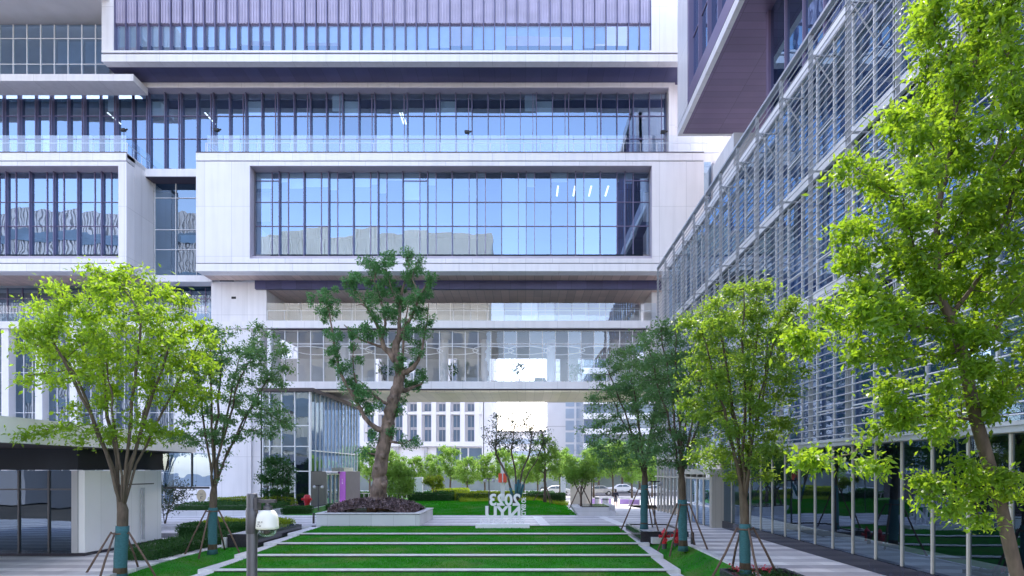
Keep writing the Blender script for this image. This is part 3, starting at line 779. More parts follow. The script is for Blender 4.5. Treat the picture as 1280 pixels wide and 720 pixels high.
MB().box(gx1-.09, gx1+.03, gy0-.12, gy0+.03, .1, gzt).build('corner_post', RAILW, gp)
ny = 14; dy = (gy1-gy0-.1)/ny; zl = 2.95; zm = Z_(563, 47.4)
for i in range(ny):
    y0 = gy0+.08+i*dy; y1 = y0+dy
    g = MB().quad((gx1, y0, zl), (gx1, y1, zl), (gx1, y1, gzt), (gx1, y0, gzt)).build('window', GLASSD, gp)
    f = MB(); f.box(gx1-.04, gx1+.07, y0-.025, y0+.025, zl, gzt); f.box(gx1-.03, gx1+.05, y0+.026, y1-.026, zm-.04, zm+.04); f.build('frame', RAILW, g)
m = MB(); m.box(gx1-.1, gx1+.04, gy0+.1, gy0+3.6, .1, zl-.04); m.build('plinth_panel', DARKP, gp); m = MB(); m.box(gx1-.1, gx1+.04, gy0+9.2, gy1, .1, zl-.04); m.build('plinth_panel', DARKP, gp)
for k in range(3):
    y0 = gy0+3.75+k*1.15
    d = MB().box(gx1-.06, gx1-.02, y0+.08, y0+1.05, .05, 2.6).build('door', GLASSD, gp)
    q = MB(); q.box(gx1-.08, gx1+.08, y0, y0+.07, .05, 2.7); q.box(gx1-.08, gx1+.08, y0+1.06, y0+1.13, .05, 2.7); q.box(gx1-.08, gx1+.08, y0+.07, y0+1.06, 2.62, 2.7); q.build('frame', BEIGE, d)
    MB().tube([(gx1+.05, y0+.2, 1.0), (gx1+.05, y0+.2, 1.35)], .02, 6).build('handle', RAILW, d)
MB().box(gx1-.1, gx1+.05, gy0+7.3, gy0+9.1, .05, zl-.06).build('purple_panel', PURPLE, gp)
em = MB(); zE = 1.75
for dz, w in ((.0, .22), (.12, .16)): em.box(gx1+.052, gx1+.06, gy0+8.0, gy0+8.0+w, zE+dz, zE+dz+.07)
em.box(gx1+.052, gx1+.06, gy0+8.02, gy0+8.1, zE+.3, zE+.45); em.build('door_emblem', SIGNW, gp)
cn = MB(); cn.box(gx1+.0, gx1+1.1, gy0+5.2, gy0+8.0, zl-.04, zl+.3); cn.build('door_canopy', BEIGE, gp)
b = MB(); b.box(gx0-.1, gx1, gy0-.02, gy1, 0, .115); b.build('base', STONED, gp)
ro = MB(); ro.box(gx0-.4, gx1+.35, gy0-.35, gy1+.1, gzt+.0, gzt+.28); ro.build('roof', BROWNF, gp)
it = MB(); it.box(gx0-3, gx1-4, gy0+6, gy0+6.1, 0, gzt); it.box(gx0-.1, gx1-.4, gy0+.3, gy1, 4.5, 4.7); it.box(gx0-.2, gx0-.1, gy0, gy1, 0, gzt); it.build('room_interior', DARKI, gp)

# ================================================================== LOUVRED BLOCK on the right
rb = thing('louvred_building', 'long glass block behind horizontal metal louvres lining the right side of the court', 'building', (10.3, 28, 0))
SX = 10.1; GX = 11.0; ZL = 3.95; ZT = 18.45; Y0R, Y1R = 1.6, 45.6; bay = 2.44
posts = [16.25+bay*k for k in range(-6, 13)]
for y in posts:
    m = MB(); m.box(SX-.02, SX+.09, y-.07, y-.03, ZL, ZT); m.box(SX-.02, SX+.09, y+.03, y+.07, ZL, ZT)
    z = ZL+.13
    while z < ZT: m.box(SX+.01, SX+.07, y-.029, y+.029, z, z+.03); z += .54
    p = m.build('louvre_post', STEELW, rb)
    q = MB(); q.box(SX+.09, GX, y-.03, y+.03, ZT-.75, ZT-.69); q.tube([(SX+.14, y, ZT-.72), (GX, y, ZT-1.9)], .035, 6); q.build('bracket', STEELW, p); MB().box(SX+.09, GX, y-.025, y+.025, 13.6, 13.66).build('cross_arm', STEELW, p); MB().box(SX+.09, GX, y-.025, y+.025, 9.0, 9.06).build('cross_arm', STEELW, p)
z = ZL+.2
while z < ZT-.1:
    MB().tube([(SX-.035, Y0R, z), (SX-.035, Y1R, z)], .021, 6).build('louvre', LOUV, rb, smooth=True); z += .25
m = MB(); m.box(SX-.05, SX+.2, Y0R, Y1R, ZT, ZT+.1); m.box(SX-.02, SX+.22, Y0R, Y1R, ZL-.15, ZL-.02); m.box(SX-.1, SX-.03, Y0R, Y1R, ZL-.02, ZL+.07); m.build('edge_rail', LOUV, rb)
levels = [(4.05, 9.2), (9.75, 13.9), (14.45, 18.3)]
for li, (a, b) in enumerate(levels):
    for y in posts[:-1]:
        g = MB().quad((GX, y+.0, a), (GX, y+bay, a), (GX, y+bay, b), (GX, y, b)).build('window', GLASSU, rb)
        f = MB(); f.box(GX-.06, GX+.03, y-.03, y+.03, a, b); f.box(GX-.06, GX+.03, y+bay/2-.035, y+bay/2+.035, a, b); f.box(GX-.05, GX+.02, y+.036, y+bay/2-.036, a+1.1, a+1.15); f.build('frame', RAILW, g)
for a, b in ((9.2, 9.75), (13.9, 14.45), (18.3, 18.9)):
    m = MB(); m.box(GX-.16, GX+.3, Y0R, Y1R, a+.02, a+.2); m.box(GX-.1, GX+.3, Y0R, Y1R, a+.26, b-.02); m.build('floor_band', RAILW, rb)
m = MB(); m.box(GX-.03, GX+.28, Y0R, Y1R, 9.22, 9.7); m.box(GX-.03, GX+.28, Y0R, Y1R, 13.92, 14.4); m.build('shadow_groove', GROOVE, rb)
# interior: floors, far wall, added blue sheet imitating sky mirrored in the panes
m = MB(); m.box(GX+1.3, GX+1.4, Y0R, Y1R, 4.0, 18.2); m.build('reflection_backing', SKYREF, rb)
m = MB(); m.box(GX+4, GX+4.1, Y0R, Y1R, 0, 18.3)
for a in (9.3, 14.0): m.box(GX+.35, GX+4, Y0R, Y1R, a, a+.3)
m.box(GX+.3, GX+4, Y0R, Y1R, 3.9, 4.0)
m.build('room_interior', DARKI, rb)
m = MB(); m.box(GX-.5, 30, Y1R+.06, Y1R+.3, 3.9, 18.3); m.build('end_face', WSIDE, rb)
# ground floor
gyl = [6.49+1.22*k for k in range(0, 20)]
for y in gyl:
    g = MB().quad((10.3, y, .38), (10.3, y+1.22, .38), (10.3, y+1.22, 3.78), (10.3, y, 3.78)).build('shop_window', GLASSG, rb)
    f = MB(); f.box(10.26, 10.32, y-.032, y+.032, .38, 3.78); f.build('frame', BEIGE, g)
for k in range(9):
    y = 37.0+1.0*k
    g = MB().quad((10.1, y, .2), (10.1, y+1.0, .2), (10.1, y+1.0, 3.78), (10.1, y, 3.78)).build('shop_window', GLASSC, rb)
    f = MB(); f.box(9.96, 10.12, y-.04, y+.04, -.35, 3.78); f.box(9.98, 10.11, y+.04, y+.96, 2.5, 2.6); f.build('frame', BEIGE, g)
m = MB(); m.box(10.25, 10.6, 4, 31, -.05, .37); m.build('plinth', PLINTHM, rb)
m = MB(); m.box(10.2, 10.9, 4, 46, 3.79, 3.88); m.build('lobby_soffit', BEIGE, rb)
# entrance box with doors
vx0, vx1, vy0, vy1, vz = 9.68, 10.95, 31.0, 36.2, 2.78
m = MB(); m.box(vx0+.1, vx1+.3, vy0, vy0+.12, 0, vz); m.build('entrance_panel', joint_mat('beige_ribbed', (.50, .48, .43), .3, 0, 0, rough=.45, dark=.8, w=.02), rb)
m = MB(); m.box(vx0-.1, vx1+.3, vy0-.08, vy1+.08, vz, vz+.3); m.box(vx0, vx0+.1, vy0-.03, vy0+.14, 0, vz); m.box(vx0, vx1, vy1-.1, vy1, -.02, vz); m.build('entrance_canopy', BEIGE, rb)
for k in range(4):
    y0 = vy0+.2+k*1.22
    d = MB().box(vx0+.04, vx0+.07, y0+.1, y0+1.12, .05, 2.5).build('door', GLASSD, rb)
    q = MB(); q.box(vx0, vx0+.11, y0, y0+.09, 0, vz-.005); q.box(vx0, vx0+.11, y0+1.13, y0+1.21, 0, vz-.005); q.box(vx0, vx0+.1, y0+.09, y0+1.13, 2.51, 2.62); q.build('frame', BEIGE, d)
    MB().box(vx0+.02, vx0+.036, y0+.2, y0+1.02, 1.05, 1.13).build('safety_strip', SIGNW, d)
# set back storey and the overhanging plum box on top
wx = 13.5; wy1 = 33.0
for k in range(11):
    y1 = wy1-.3-k*2.0; y0 = y1-2.0
    g = MB().quad((wx, y0, 18.9), (wx, y1, 18.9), (wx, y1, 28.3), (wx, y0, 28.3)).build('window', GLASSD, rb)
    f = MB(); f.box(wx-.12, wx+.03, y0-.05, y0+.05, 18.9, 28.3); f.box(wx-.08, wx+.02, y0+.05, y1-.05, 23.2, 23.6); f.build('frame', FRAME, g)
m = MB(); m.box(wx-.15, wx+.4, wy1-.3, wy1, 18.9, 28.3); m.build('corner_frame', SOFR, rb)
m = MB(); m.box(wx+.35, 30, 5, wy1-.31, 18.9, 28.28); m.build('inner_block', ROOM, rb)
m = MB(); m.box(13.3, 16, 38.0, 42.2, 18.9, 24.6); m.build('roof_block', WSIDE, rb)
m = MB(); m.box(GX, 30, 1.6, Y1R+.05, 18.35, 18.88); m.build('flat_roof', FARG, rb)
tx, ty0, ty1, tz0 = 11.5, 24.0, 45.0, 28.3
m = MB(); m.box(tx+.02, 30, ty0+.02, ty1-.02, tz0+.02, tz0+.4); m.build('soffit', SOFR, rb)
m = MB(); m.box(tx, tx+.3, ty0, ty1, tz0, tz0+.55); m.box(tx, tx+.6, 42.3, ty1, tz0+.56, 42); m.box(tx+.3, 30, ty1-.3, ty1, tz0, 42); m.build('side_panel', WSIDE, rb)
m = MB(); m.box(tx-.0, tx+.05, ty0, ty1, tz0+.56, tz0+.62); m.build('shadow_groove', GROOVE, rb)
m = MB(); m.box(tx+.02, tx+.5, ty0, 42.3, tz0+.63, tz0+1.7); m.box(tx+.02, tx+.5, 41.9, 42.29, tz0+1.7, 41); m.build('window_reveal', FRAME, rb)
for k in range(9):
    y1 = 41.9-k*2.0; y0 = y1-2.0
    g = MB().quad((tx+.35, y0, tz0+1.7), (tx+.35, y1, tz0+1.7), (tx+.35, y1, 41), (tx+.35, y0, 41)).build('window', GLASSD, rb)
    f = MB(); f.box(tx+.1, tx+.36, y0-.04, y0+.04, tz0+1.7, 41); f.box(tx+.3, tx+.37, y0+.04, y1-.04, 33.5, 33.6); f.build('frame', FRAME, g)
m = MB(); m.box(tx+2, 30, ty0+.5, ty1-.4, tz0+.45, 41.5); m.build('inner_block', ROOM, rb)
m = MB(); m.box(tx, 30, ty0, ty1, 41.0, 42); m.build('roof_edge', WPLAIN, rb)

# ================================================================== LOW PAVILION on the left
lp = thing('garden_kiosk', 'low white panelled kiosk with flat overhanging roof slab behind the left trees', 'kiosk', (-17.65, 24, -.4))
kx = -17.65; kg = -.42
m = MB(); m.box(kx-.25, kx, 23.8, 28.8, kg+.12, 3.0); m.build('side_wall', joint_mat('kiosk_panel', (.84, .85, .86), 0, .95, 0, rough=.4, dark=.7, w=.015), lp)
m = MB(); m.box(kx-.5, kx-.26, 23.75, 24.1, kg+.12, 3.0); m.build('end_pier', FARG, lp)
m = MB(); m.box(kx-8, kx-.51, 25.6, 28.8, kg, 3.0); m.build('recess', DARKI, lp)
for k in range(6):
    xa = kx-.52-(k+1)*1.22; g = MB().quad((xa, 24.2, kg+.12), (xa+1.22, 24.2, kg+.12), (xa+1.22, 24.2, 3.0), (xa, 24.2, 3.0)).build('shop_window', GLASSG, lp)
    f = MB(); f.box(xa-.03, xa+.03, 24.14, 24.24, kg+.12, 3.0); f.box(xa+.03, xa+1.19, 24.16, 24.23, 2.2, 2.26); f.build('frame', GREYP, g)
m = MB(); m.box(kx-8, kx+.03, 23.72, 28.85, kg-.3, kg+.11); m.build('plinth', STONED, lp)
m = MB(); m.box(kx-8, kx-.35, 23.9, 30, 3.02, 3.88); m.build('clerestory', DARKI, lp)
m = MB(); m.box(-30, -16.75, 15, 30.2, 3.9, 4.75); m.build('roof_slab', WFASC, lp)
m = MB(); m.box(-29.9, -16.9, 15.1, 30.1, 3.88, 3.9); m.build('soffit', BROWNF, lp)
h = MB(); yh = 27.2
h.box(kx+.05, kx+.09, yh, yh+.07, kg+.25, 2.2); h.box(kx+.05, kx+.09, yh+.16, yh+.23, kg+.25, 2.2); h.build('door_handle', STEELW, lp)
h = MB(); h.box(kx+.002, kx+.02, 26.3, 28.2, 2.35, 2.4); h.build('door_lintel', GREYP, lp)
bq = MB().quad((kx+.02, 28.9, 2.2), (kx+2.1, 30.0, 2.2), (kx+2.1, 30.0, 3.86), (kx+.02, 28.9, 3.86)).build('window', GLASSD, lp)
f = MB(); f.box(kx+1.1, kx+1.16, 29.4, 29.5, 2.2, 3.86); f.build('mullion', GREYP, bq); f = MB(); f.box(kx, kx+2.2, 29.0, 29.06, 2.1, 2.2); f.build('frame', GREYP, bq)

# ================================================================== blocks behind the camera, seen in the glass
ob = thing('cream_block', 'cream ribbed block behind the viewer, mirrored in the big window', 'building', (-38, -45, 0))
m = MB(); m.box(-66, -9.5, -60, -45, -2, 62)
for i in range(95): m.box(-66+i*.6, -66+i*.6+.3, -45, -44.8, 4, 61.9)
m.build('wall', CREAM, ob)
for k in range(4):
    m = MB()
    for q in range(10): m.box(-64+q*5.6, -61+q*5.6, -44.78, -44.7, 8+k*9, 12+k*9)
    m.build('window_row', FARGL, ob)
ob = thing('striped_block', 'tall striped grey block behind the viewer, mirrored in the left windows', 'building', (-110, -45, 0))
m = MB(); m.box(-140, -78, -62, -45, -2, 68)
for i in range(78): m.box(-140+i*.8, -140+i*.8+.4, -45, -44.6, 4, 67.9)
m.build('wall', FARG, ob)
m = MB()
for k in range(6): m.box(-138, -80, -44.58, -44.5, 10+k*10, 12.5+k*10)
m.build('window_row', FARGL, ob)
# ================================================================== GROUND
def sm(a, b, t):
    t = max(0, min(1, (t-a)/(b-a))); return t*t*(3-2*t)
def gz(x, y):
    """paving level: flat court that falls gently to the street beyond the bridge"""
    w = max(sm(3.6, 5.2, x), sm(58, 64, y))
    return -.60*sm(40, 62, y)*w
def sheet(name, xs, ys, zf, mat, kind='structure'):
    v = [(x, y, zf(x, y)) for y in ys for x in xs]; n = len(xs); f = []
    for j in range(len(ys)-1):
        for i in range(n-1): f.append((j*n+i, j*n+i+1, (j+1)*n+i+1, (j+1)*n+i))
    m = MB(); m.add(v, f); return m.build(name, mat, None, smooth=True, kind=kind)
sheet('ground', [-1500, -80, 80, 1500], [-1500, 56, 63, 2500], lambda x, y: -2.2 if y < 60 else -.66, SOIL)
fr = lambda a, b, n: [a+(b-a)*i/n for i in range(n+1)]
sheet('plaza', fr(-60, 3.5, 6)+fr(4, 10.4, 12)[0:], [32.3]+fr(40, 62, 22), lambda x, y: gz(x, y), PAVE)
sheet('street', [-200, 200], [83.9, 101.1], lambda x, y: -.64, ASPH)
sheet('far_pavement', [-200, 200], [61.9, 84], lambda x, y: -.61, PAVE)
sheet('far_pavement', [-200, 200], [101, 116], lambda x, y: -.60, PAVE)
mk = MB()
for k in range(30): mk.box(-80+k*6, -77+k*6, 92.4, 92.6, -.636, -.632)
mk.build('road_marking', SIGNW, None, kind='structure')
# right walk with its kerb
wk = MB(); wk.box(6.72, 10.25, -2, 32.296, -2.1, 0.0); wk.build('walk', PAVEW, None, kind='structure')
wkb = MB(); wkb.box(6.55, 6.716, -2, 32.29, -2.1, .03); wkb.build('walk_kerb', STONE, None, kind='structure')
# left walk (lower), steps up to the court
lwk = MB(); lwk.box(-60, -13.62, 5, 30.2, -2.1, -.42); lwk.box(-60, -13.62, 30.2, 32.296, -2.1, -.2); lwk.build('left_walk', PAVEW, None, kind='structure')
# plaza front edge
pe = MB(); pe.box(-60, -11.62, 32.0, 32.3, -2.1, -.004); pe.build('plaza_edge', STONE, None, kind='structure')

# terraced lawn
XL, XR = -11.05, 5.0
strips = [(29.3-2.65*i, -.075-.148*i) for i in range(9)]
sl = MB(); kb = MB(); rs_ = MB(); lw_ = []
prev = (32.3, 0.0)
for i, (y, z) in enumerate(strips):
    yn = strips[i+1][0] if i+1 < len(strips) else y-2.65
    zn = strips[i+1][1] if i+1 < len(strips) else z-.15
    sl.box(XL+.002, XR-.002, y-.3, y, z-.048, z)                       # stone tread, riser set back, coloured dark as the shadow line under it
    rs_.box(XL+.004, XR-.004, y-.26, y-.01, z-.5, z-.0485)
    lw_.append((XL, XR, yn, y-.262, zn-.01))
lw_.insert(0, (XL, XR, 29.3, 32.295, -.085))
for i in range(len(strips)):
    y, z = strips[i]; yp = 32.3 if i == 0 else strips[i-1][0]
    kb.box(XL-.57, XL, y-.3, yp-(.302 if i else 0), z-.9, z+.012); kb.box(XR, XR+.5, y-.3, yp-(.302 if i else 0), z-.9, z+.012)
sl.build('lawn_step', STONE, None, kind='structure', bevel=.01)
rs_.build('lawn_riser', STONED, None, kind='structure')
kb.build('lawn_kerb', STONE, None, kind='structure', bevel=.015)
def lawn_rise(z): return .06 if z < -.1 else .05
lm = MB()
for x0, x1, y0, y1, z in lw_: lm.prism([(y0, z-.6), (y1, z-.6), (y1, z+lawn_rise(z)), (y0, z)], 'X', x0, x1)
lm.build('lawn', LAWN, None, kind='structure')
# side lawns: right strip of the kerb and left strip
def kz(y): return min(-.08, -.10-.0558*(29.3-y)-.12)
def zr(x, y): return kz(y)+.0+(-.03-kz(y))*min(1, max(0, (x-5.5)/1.06))**1.2
rl = sheet('side_lawn', fr(5.5, 6.56, 3), fr(2, 29, 20), lambda x, y: zr(x, y), LAWN)
def zl_(x, y):
    e = -.44-.055*max(0, 22.5-y); u = min(1, max(0, (x+13.64)/2.04)); return e*(1-u)+(kz(y)-.02)*u+.05*math.sin(u*3.1)
sheet('side_lawn', fr(-13.64, -11.6, 6), fr(2, 31.5, 22), zl_, LAWN)
# mound lawn beyond the path
def zm_(x, y):
    e = sm(39.0, 41.5, y)*sm(3.4, .8, x)*1.0*sm(-17.3, -15, x)
    return .03+e*(.30*sm(40, 50, y)+.28*math.exp(-((x-.6)**2/14+(y-46)**2/16)))
sheet('mound_lawn', fr(-16.9, 3.5, 24), fr(39.1, 57, 22), lambda x, y: zm_(x, y) if -16.8 < x < 3.45 else -.05, LAWN)
e = MB(); e.box(-16.9, 3.5, 39.0, 39.1, -.2, .05); e.build('mound_kerb', STONE, None, kind='structure')

ps = MB()
for xa, xb in ((.72, 1.08), (4.9, 5.3)): ps.quad((xb-.28, 32.35, .005), (xb+.28, 32.35, .005), (xa+.28, 38.98, .005), (xa-.28, 38.98, .005))
ps.build('paving_strip', pbr('light_strip', (.82, .82, .82), .5, var=.08, scale=2), None, kind='structure')
# grass blades
rg = np.random.default_rng(3)
def blades(regions, h, w, name='grass', mat=GRASS):
    Vs = []
    for (x0, x1, y0, y1, zf, n) in regions:
        x = rg.uniform(x0, x1, n); y = rg.uniform(y0, y1, n)
        z = np.array([zf(a, b) for a, b in zip(x, y)]) if callable(zf) else np.full(n, zf)
        a = rg.uniform(0, 2*np.pi, n); hh = h*rg.uniform(.5, 1.35, n); ww = w*rg.uniform(.7, 1.3, n)
        # patches of longer and thinner turf
        pt = .75+.35*np.sin(x*1.7+np.sin(y*1.1)*2)*np.cos(y*1.9+x*.6); hh *= pt
        lean = rg.normal(size=(n,2))*.5
        V = np.empty((n,3,3))
        V[:,0] = np.stack([x-np.cos(a)*ww, y-np.sin(a)*ww, z-.005], 1)
        V[:,1] = np.stack([x+np.cos(a)*ww, y+np.sin(a)*ww, z-.005], 1)
        V[:,2] = np.stack([x+lean[:,0]*hh, y+lean[:,1]*hh, z+hh], 1)
        Vs.append(V.reshape(-1,3))
    V = np.concatenate(Vs); o = mesh_np(name, V, np.arange(len(V)).reshape(-1,3), mat)
    return o
reg = [(x0+.02, x1-.02, y0+.01, y1-.01, (lambda a, b, y0=y0, y1=y1, z=z: z+lawn_rise(z)*(b-y0)/(y1-y0)), int((x1-x0)*(y1-y0)*(650 if y1 > 14 else 150))) for x0, x1, y0, y1, z in lw_ if y1 > 9]
reg.append((5.52, 6.53, 12, 28, zr, 9000)); reg.append((-13.6, -11.62, 13, 31, zl_, 20000))
tag(blades(reg, .052, .009), 'short green turf on the stepped lawn in front', 'grass', kind='stuff')
tag(blades([(-12.5, 3.4, 39.2, 51.7, zm_, 70000)], .07, .016), 'bright turf on the low mound beyond the path', 'grass', kind='stuff')
tag(blades([(-5.6, 3.6, 50.2, 52.2, zm_, 5000)], .42, .02, 'tall_grass', LEAF_Y), 'tall yellowish grass in front of the clipped hedge', 'grass', kind='stuff')

# ================================================================== TREES
LT = 'broad vase shaped tree with bright sunlit crown and teal wrapped staked trunk beside the kiosk'
def stemtree(*a, **k): return tree(*a, **k)
tree('shade_tree', LT, 11, (-13.65, 20, -.62), [(-13.65,20,-.62),(-13.62,20,.2),(-13.58,20.02,1.0),(-13.55,20,1.65)],
     [((-13.7,20,6.9),(3.3,2.7,2.7),3),((-11.7,19.8,6.7),(1.7,1.7,1.9),1.2),((-15.4,20.2,7.6),(1.8,1.8,2.0),1),((-13.4,20,8.9),(2.0,1.8,1.2),1),((-14.2,19.8,4.2),(2.8,2.2,.6),.6)],
     760, 21000, .145, LEAF_L, BARK2, .165, fan=(8, 2.6, 6.2), cat='tree', group=None, wrap=1.75, stakes=4, stake_r=.95, kill=.5, spread=.26, stake_z=1.5)
tree('shade_tree', 'dark green tree with spreading limbs and teal wrapped staked trunk left of the stepped lawn', 12, (-12.8, 24.3, -.42),
     [(-12.8,24.3,-.42),(-12.8,24.3,.6),(-12.78,24.3,1.3),(-12.75,24.28,2.0)],
     [((-12.6,24.3,6.6),(1.9,1.8,2.6),2.4),((-10.9,24.1,7.4),(1.5,1.5,1.9),1.4),((-10.4,24,5.2),(1.2,1.2,1.1),.8),((-13.6,24.3,4.4),(1.4,1.2,.7),.5)],
     760, 17000, .12, LEAF_D, BARK2, .14, fan=(7, 1.6, 5.6, (.9, 0)), wrap=1.9, stakes=4, stake_r=.9, spread=.2, stake_z=1.75)
tree('shade_tree', 'blue green tree with teal wrapped staked trunk in the dark planter by the lawn corner', 13, (5.66, 28.4, .2),
     [(5.66,28.4,.2),(5.66,28.4,1.1),(5.68,28.4,1.9),(5.7,28.4,2.6)],
     [((5.1,28.4,6.3),(2.2,1.9,2.9),3),((3.7,28.2,5.0),(1.2,1.2,1.5),1),((6.4,28.6,7.6),(1.4,1.3,1.6),1),((4.6,28.3,3.6),(1.6,1.3,.7),.7)],
     820, 20000, .115, LEAF_D, BARK2, .145, fan=(7, 1.8, 5.4, (-.3, 0)), wrap=2.1, stakes=3, stake_r=.85, spread=.24, stake_z=1.9)
tree('shade_tree', 'dense green tree with teal wrapped staked trunk beside the two red hydrants', 14, (6.15, 23.2, -.14),
     [(6.15,23.2,-.14),(6.13,23.2,.9),(6.12,23.2,1.8),(6.1,23.2,2.5)],
     [((6.2,23.2,6.3),(2.1,1.9,2.9),3),((5.0,23,7.2),(1.3,1.2,1.5),1),((7.4,23.4,6.4),(1.3,1.3,2.0),1),((5.3,23.1,3.6),(1.5,1.3,.7),.6)],
     820, 20000, .115, LEAF_D, BARK2, .145, fan=(7, 1.7, 5.6), wrap=2.0, stakes=4, stake_r=.85, spread=.24, stake_z=1.8)
tree('shade_tree', 'yellow green topped tree with staked teal wrapped trunk in the near right planter', 15, (6.28, 17.0, .02),
     [(6.28,17,.02),(6.27,17,.9),(6.27,17,1.5),(6.25,17,2.0)],
     [((6.3,17,5.7),(1.85,1.6,2.5),3),((5.4,16.8,7.0),(1.2,1.1,1.2),1.2),((7.2,17.2,7.1),(1.05,1.0,1.4),1),((6.4,17,7.7),(.9,.9,.9),.7),((5.1,17,5.3),(.9,.9,1.2),.8),((6.0,17,3.3),(1.5,1.3,.6),.5)],
     900, 26000, .105, LEAF_M, BARK2, .125, fan=(7, 1.5, 5.6), wrap=1.45, stakes=4, stake_r=.75, spread=.22, stake_z=1.3)
tree('shade_tree', 'nearest tree with large bright yellow green leaves against the louvred wall at right', 16, (8.15, 9.6, -.02),
     [(8.15,9.6,-.02),(7.9,9.55,1.3),(7.55,9.5,2.6),(7.2,9.5,3.8),(6.95,9.5,5.0)],
     [((7.2,9.5,8.6),(1.5,1.5,1.6),2.8),((6.1,9.5,7.1),(1.25,1.3,1.2),2.6),((5.25,9.3,5.25),(1.1,1.1,.75),1.5),((4.9,9.2,3.1),(1.0,.8,.22),.5),((6.9,9.3,2.6),(.9,.7,.7),.9),((7.4,9.6,10.3),(1.3,1.2,1.6),2.2),((8.4,9.8,6.5),(1.2,1.4,2.6),2.4),((6.6,9.4,4.3),(1.2,1.0,1.1),1.4),((7.2,9.5,6.0),(1.2,1.2,1.2),1.4)],
     1250, 62000, .098, LEAF_L, BARK2, .095, wrap=1.3, spread=.17, leafzone=.024, droop=.4, rtip=.008, step=.25, kill=.42)

# the big pollarded camphor in its planter
def cpt(px, py, dy=0): D = 34.5+dy; return np.array([X_(px, D), D, Z_(py, D)])
cam = thing('camphor_tree', 'tall leaning pollarded tree with thick bare trunk and tufted foliage in the white planter', 'tree', tuple(cpt(473, 632)))
L = [
 [(472,637,0,.80),(473,628,0,.62),(473,614,0,.50),(474,598,0,.47),(475,582,0,.45),(479,562,0,.42),(483,540,0,.41),(487,520,0,.39),(492,500,0,.38),(497,484,0,.36),(500,470,0,.33),(497,455,0,.27),(494,440,0,.25),(495,430,0,.24),(499,421,0,.24)],
 [(495,452,0,.22),(488,442,-.1,.2),(480,434,-.2,.17),(477,424,-.3,.14),(474,412,-.4,.11),(467,398,-.6,.09),(459,385,-.7,.07),(449,371,-.8,.05),(440,358,-.9,.03),(432,352,-.9,.02)],
 [(477,424,-.3,.1),(482,405,.2,.09),(480,388,.5,.08),(474,370,.7,.06),(468,352,.8,.05),(470,338,.8,.03),(478,326,.8,.02)],
 [(499,421,0,.16),(499,405,.2,.12),(500,385,.4,.10),(503,362,.5,.08),(508,345,.6,.06),(511,330,.6,.04),(508,318,.6,.02)],
 [(497,424,0,.16),(505,411,-.4,.12),(513,399,-.7,.1),(520,382,-.9,.08),(526,368,-1,.06),(533,354,-1,.03),(540,348,-1,.02)],
 [(501,466,0,.24),(508,465,-.3,.2),(516,460,-.5,.15),(523,450,-.6,.11),(528,436,-.7,.08),(530,420,-.7,.06),(534,402,-.7,.05),(536,378,-.7,.03)],
 [(503,465,0,.14),(502,452,-.5,.11),(504,436,-.6,.08),(505,415,-.6,.06),(508,395,-.6,.04),(512,372,-.5,.02)],
 [(484,541,0,.24),(470,535,-.2,.17),(462,529,-.3,.15),(455,521,-.3,.14),(449,508,-.3,.13),(440,492,-.4,.12),(430,476,-.4,.10),(423,458,-.5,.09),(420,440,-.5,.08),(417,425,-.5,.07),(414,405,-.5,.05),(411,388,-.5,.04),(405,370,-.5,.02)],
 [(440,492,-.4,.07),(446,480,-.2,.06),(442,464,-.1,.05),(441,445,0,.03),(443,430,0,.02)],
 [(488,507,0,.14),(478,502,-.4,.1),(468,494,-.5,.07),(460,486,-.5,.05),(452,478,-.5,.03)],
 [(497,487,0,.24),(507,488,.3,.16),(516,484,.5,.10),(527,480,.6,.06),(533,470,.6,.03)],
 [(485,551,0,.1),(494,553,-.5,.08),(505,555,-.6,.06),(515,549,-.6,.03)],
 [(493,440,0,.14),(478,434,.4,.1),(466,430,.6,.08),(452,425,.7,.07),(440,415,.8,.05),(430,406,.8,.03)],
 [(478,566,0,.12),(468,568,.3,.07),(460,566,.4,.03)],
 [(500,385,.4,.05),(492,370,.2,.04),(487,352,0,.03),(483,338,0,.02)],
 [(459,385,-.7,.05),(452,380,-.3,.04),(445,382,0,.02)],
 [(520,382,-.9,.05),(523,365,-.6,.04),(515,348,-.4,.03),(520,330,-.3,.02)],
]
m = MB(); limbpts = []
for k, pl in enumerate(L):
    P = [cpt(a, b, c) for a, b, c, r in pl]; r = [q[3]*.9 for q in pl]
    # refine so the bark reads as organic: extra points with a slight wobble
    PP = []; RR = []
    for i in range(len(P)-1):
        nsub = 4
        for s in range(nsub):
            t = s/nsub; q = P[i]*(1-t)+P[i+1]*t; wob = (r[i]*(1-t)+r[i+1]*t)
            q = q+np.array([rnd.gauss(0, .07), rnd.gauss(0, .07), 0])*wob*(0 if (i == 0 and s == 0) else 1)
            PP.append(q); RR.append(wob*(1+rnd.gauss(0, .05)))
    PP.append(P[-1]); RR.append(r[-1])
    m.tube(PP, RR, 18 if k == 0 else (10 if r[0] > .1 else 6))
    limbpts += list(zip(PP, RR))
for (a, b, s) in ((478,570,.5),(470,585,.42),(486,528,.36),(490,498,.3),(480,606,.5)):   # burls
    q = cpt(a, b, -.35); 
    m.tube([q+np.array([-.3*s,.2,-.5*s]), q+np.array([0,-.02,0]), q+np.array([.25*s,.2,.5*s])], [.1*s, .42*s, .1*s], 10)
tr_o = m.build('trunk', BARK, cam, smooth=True)
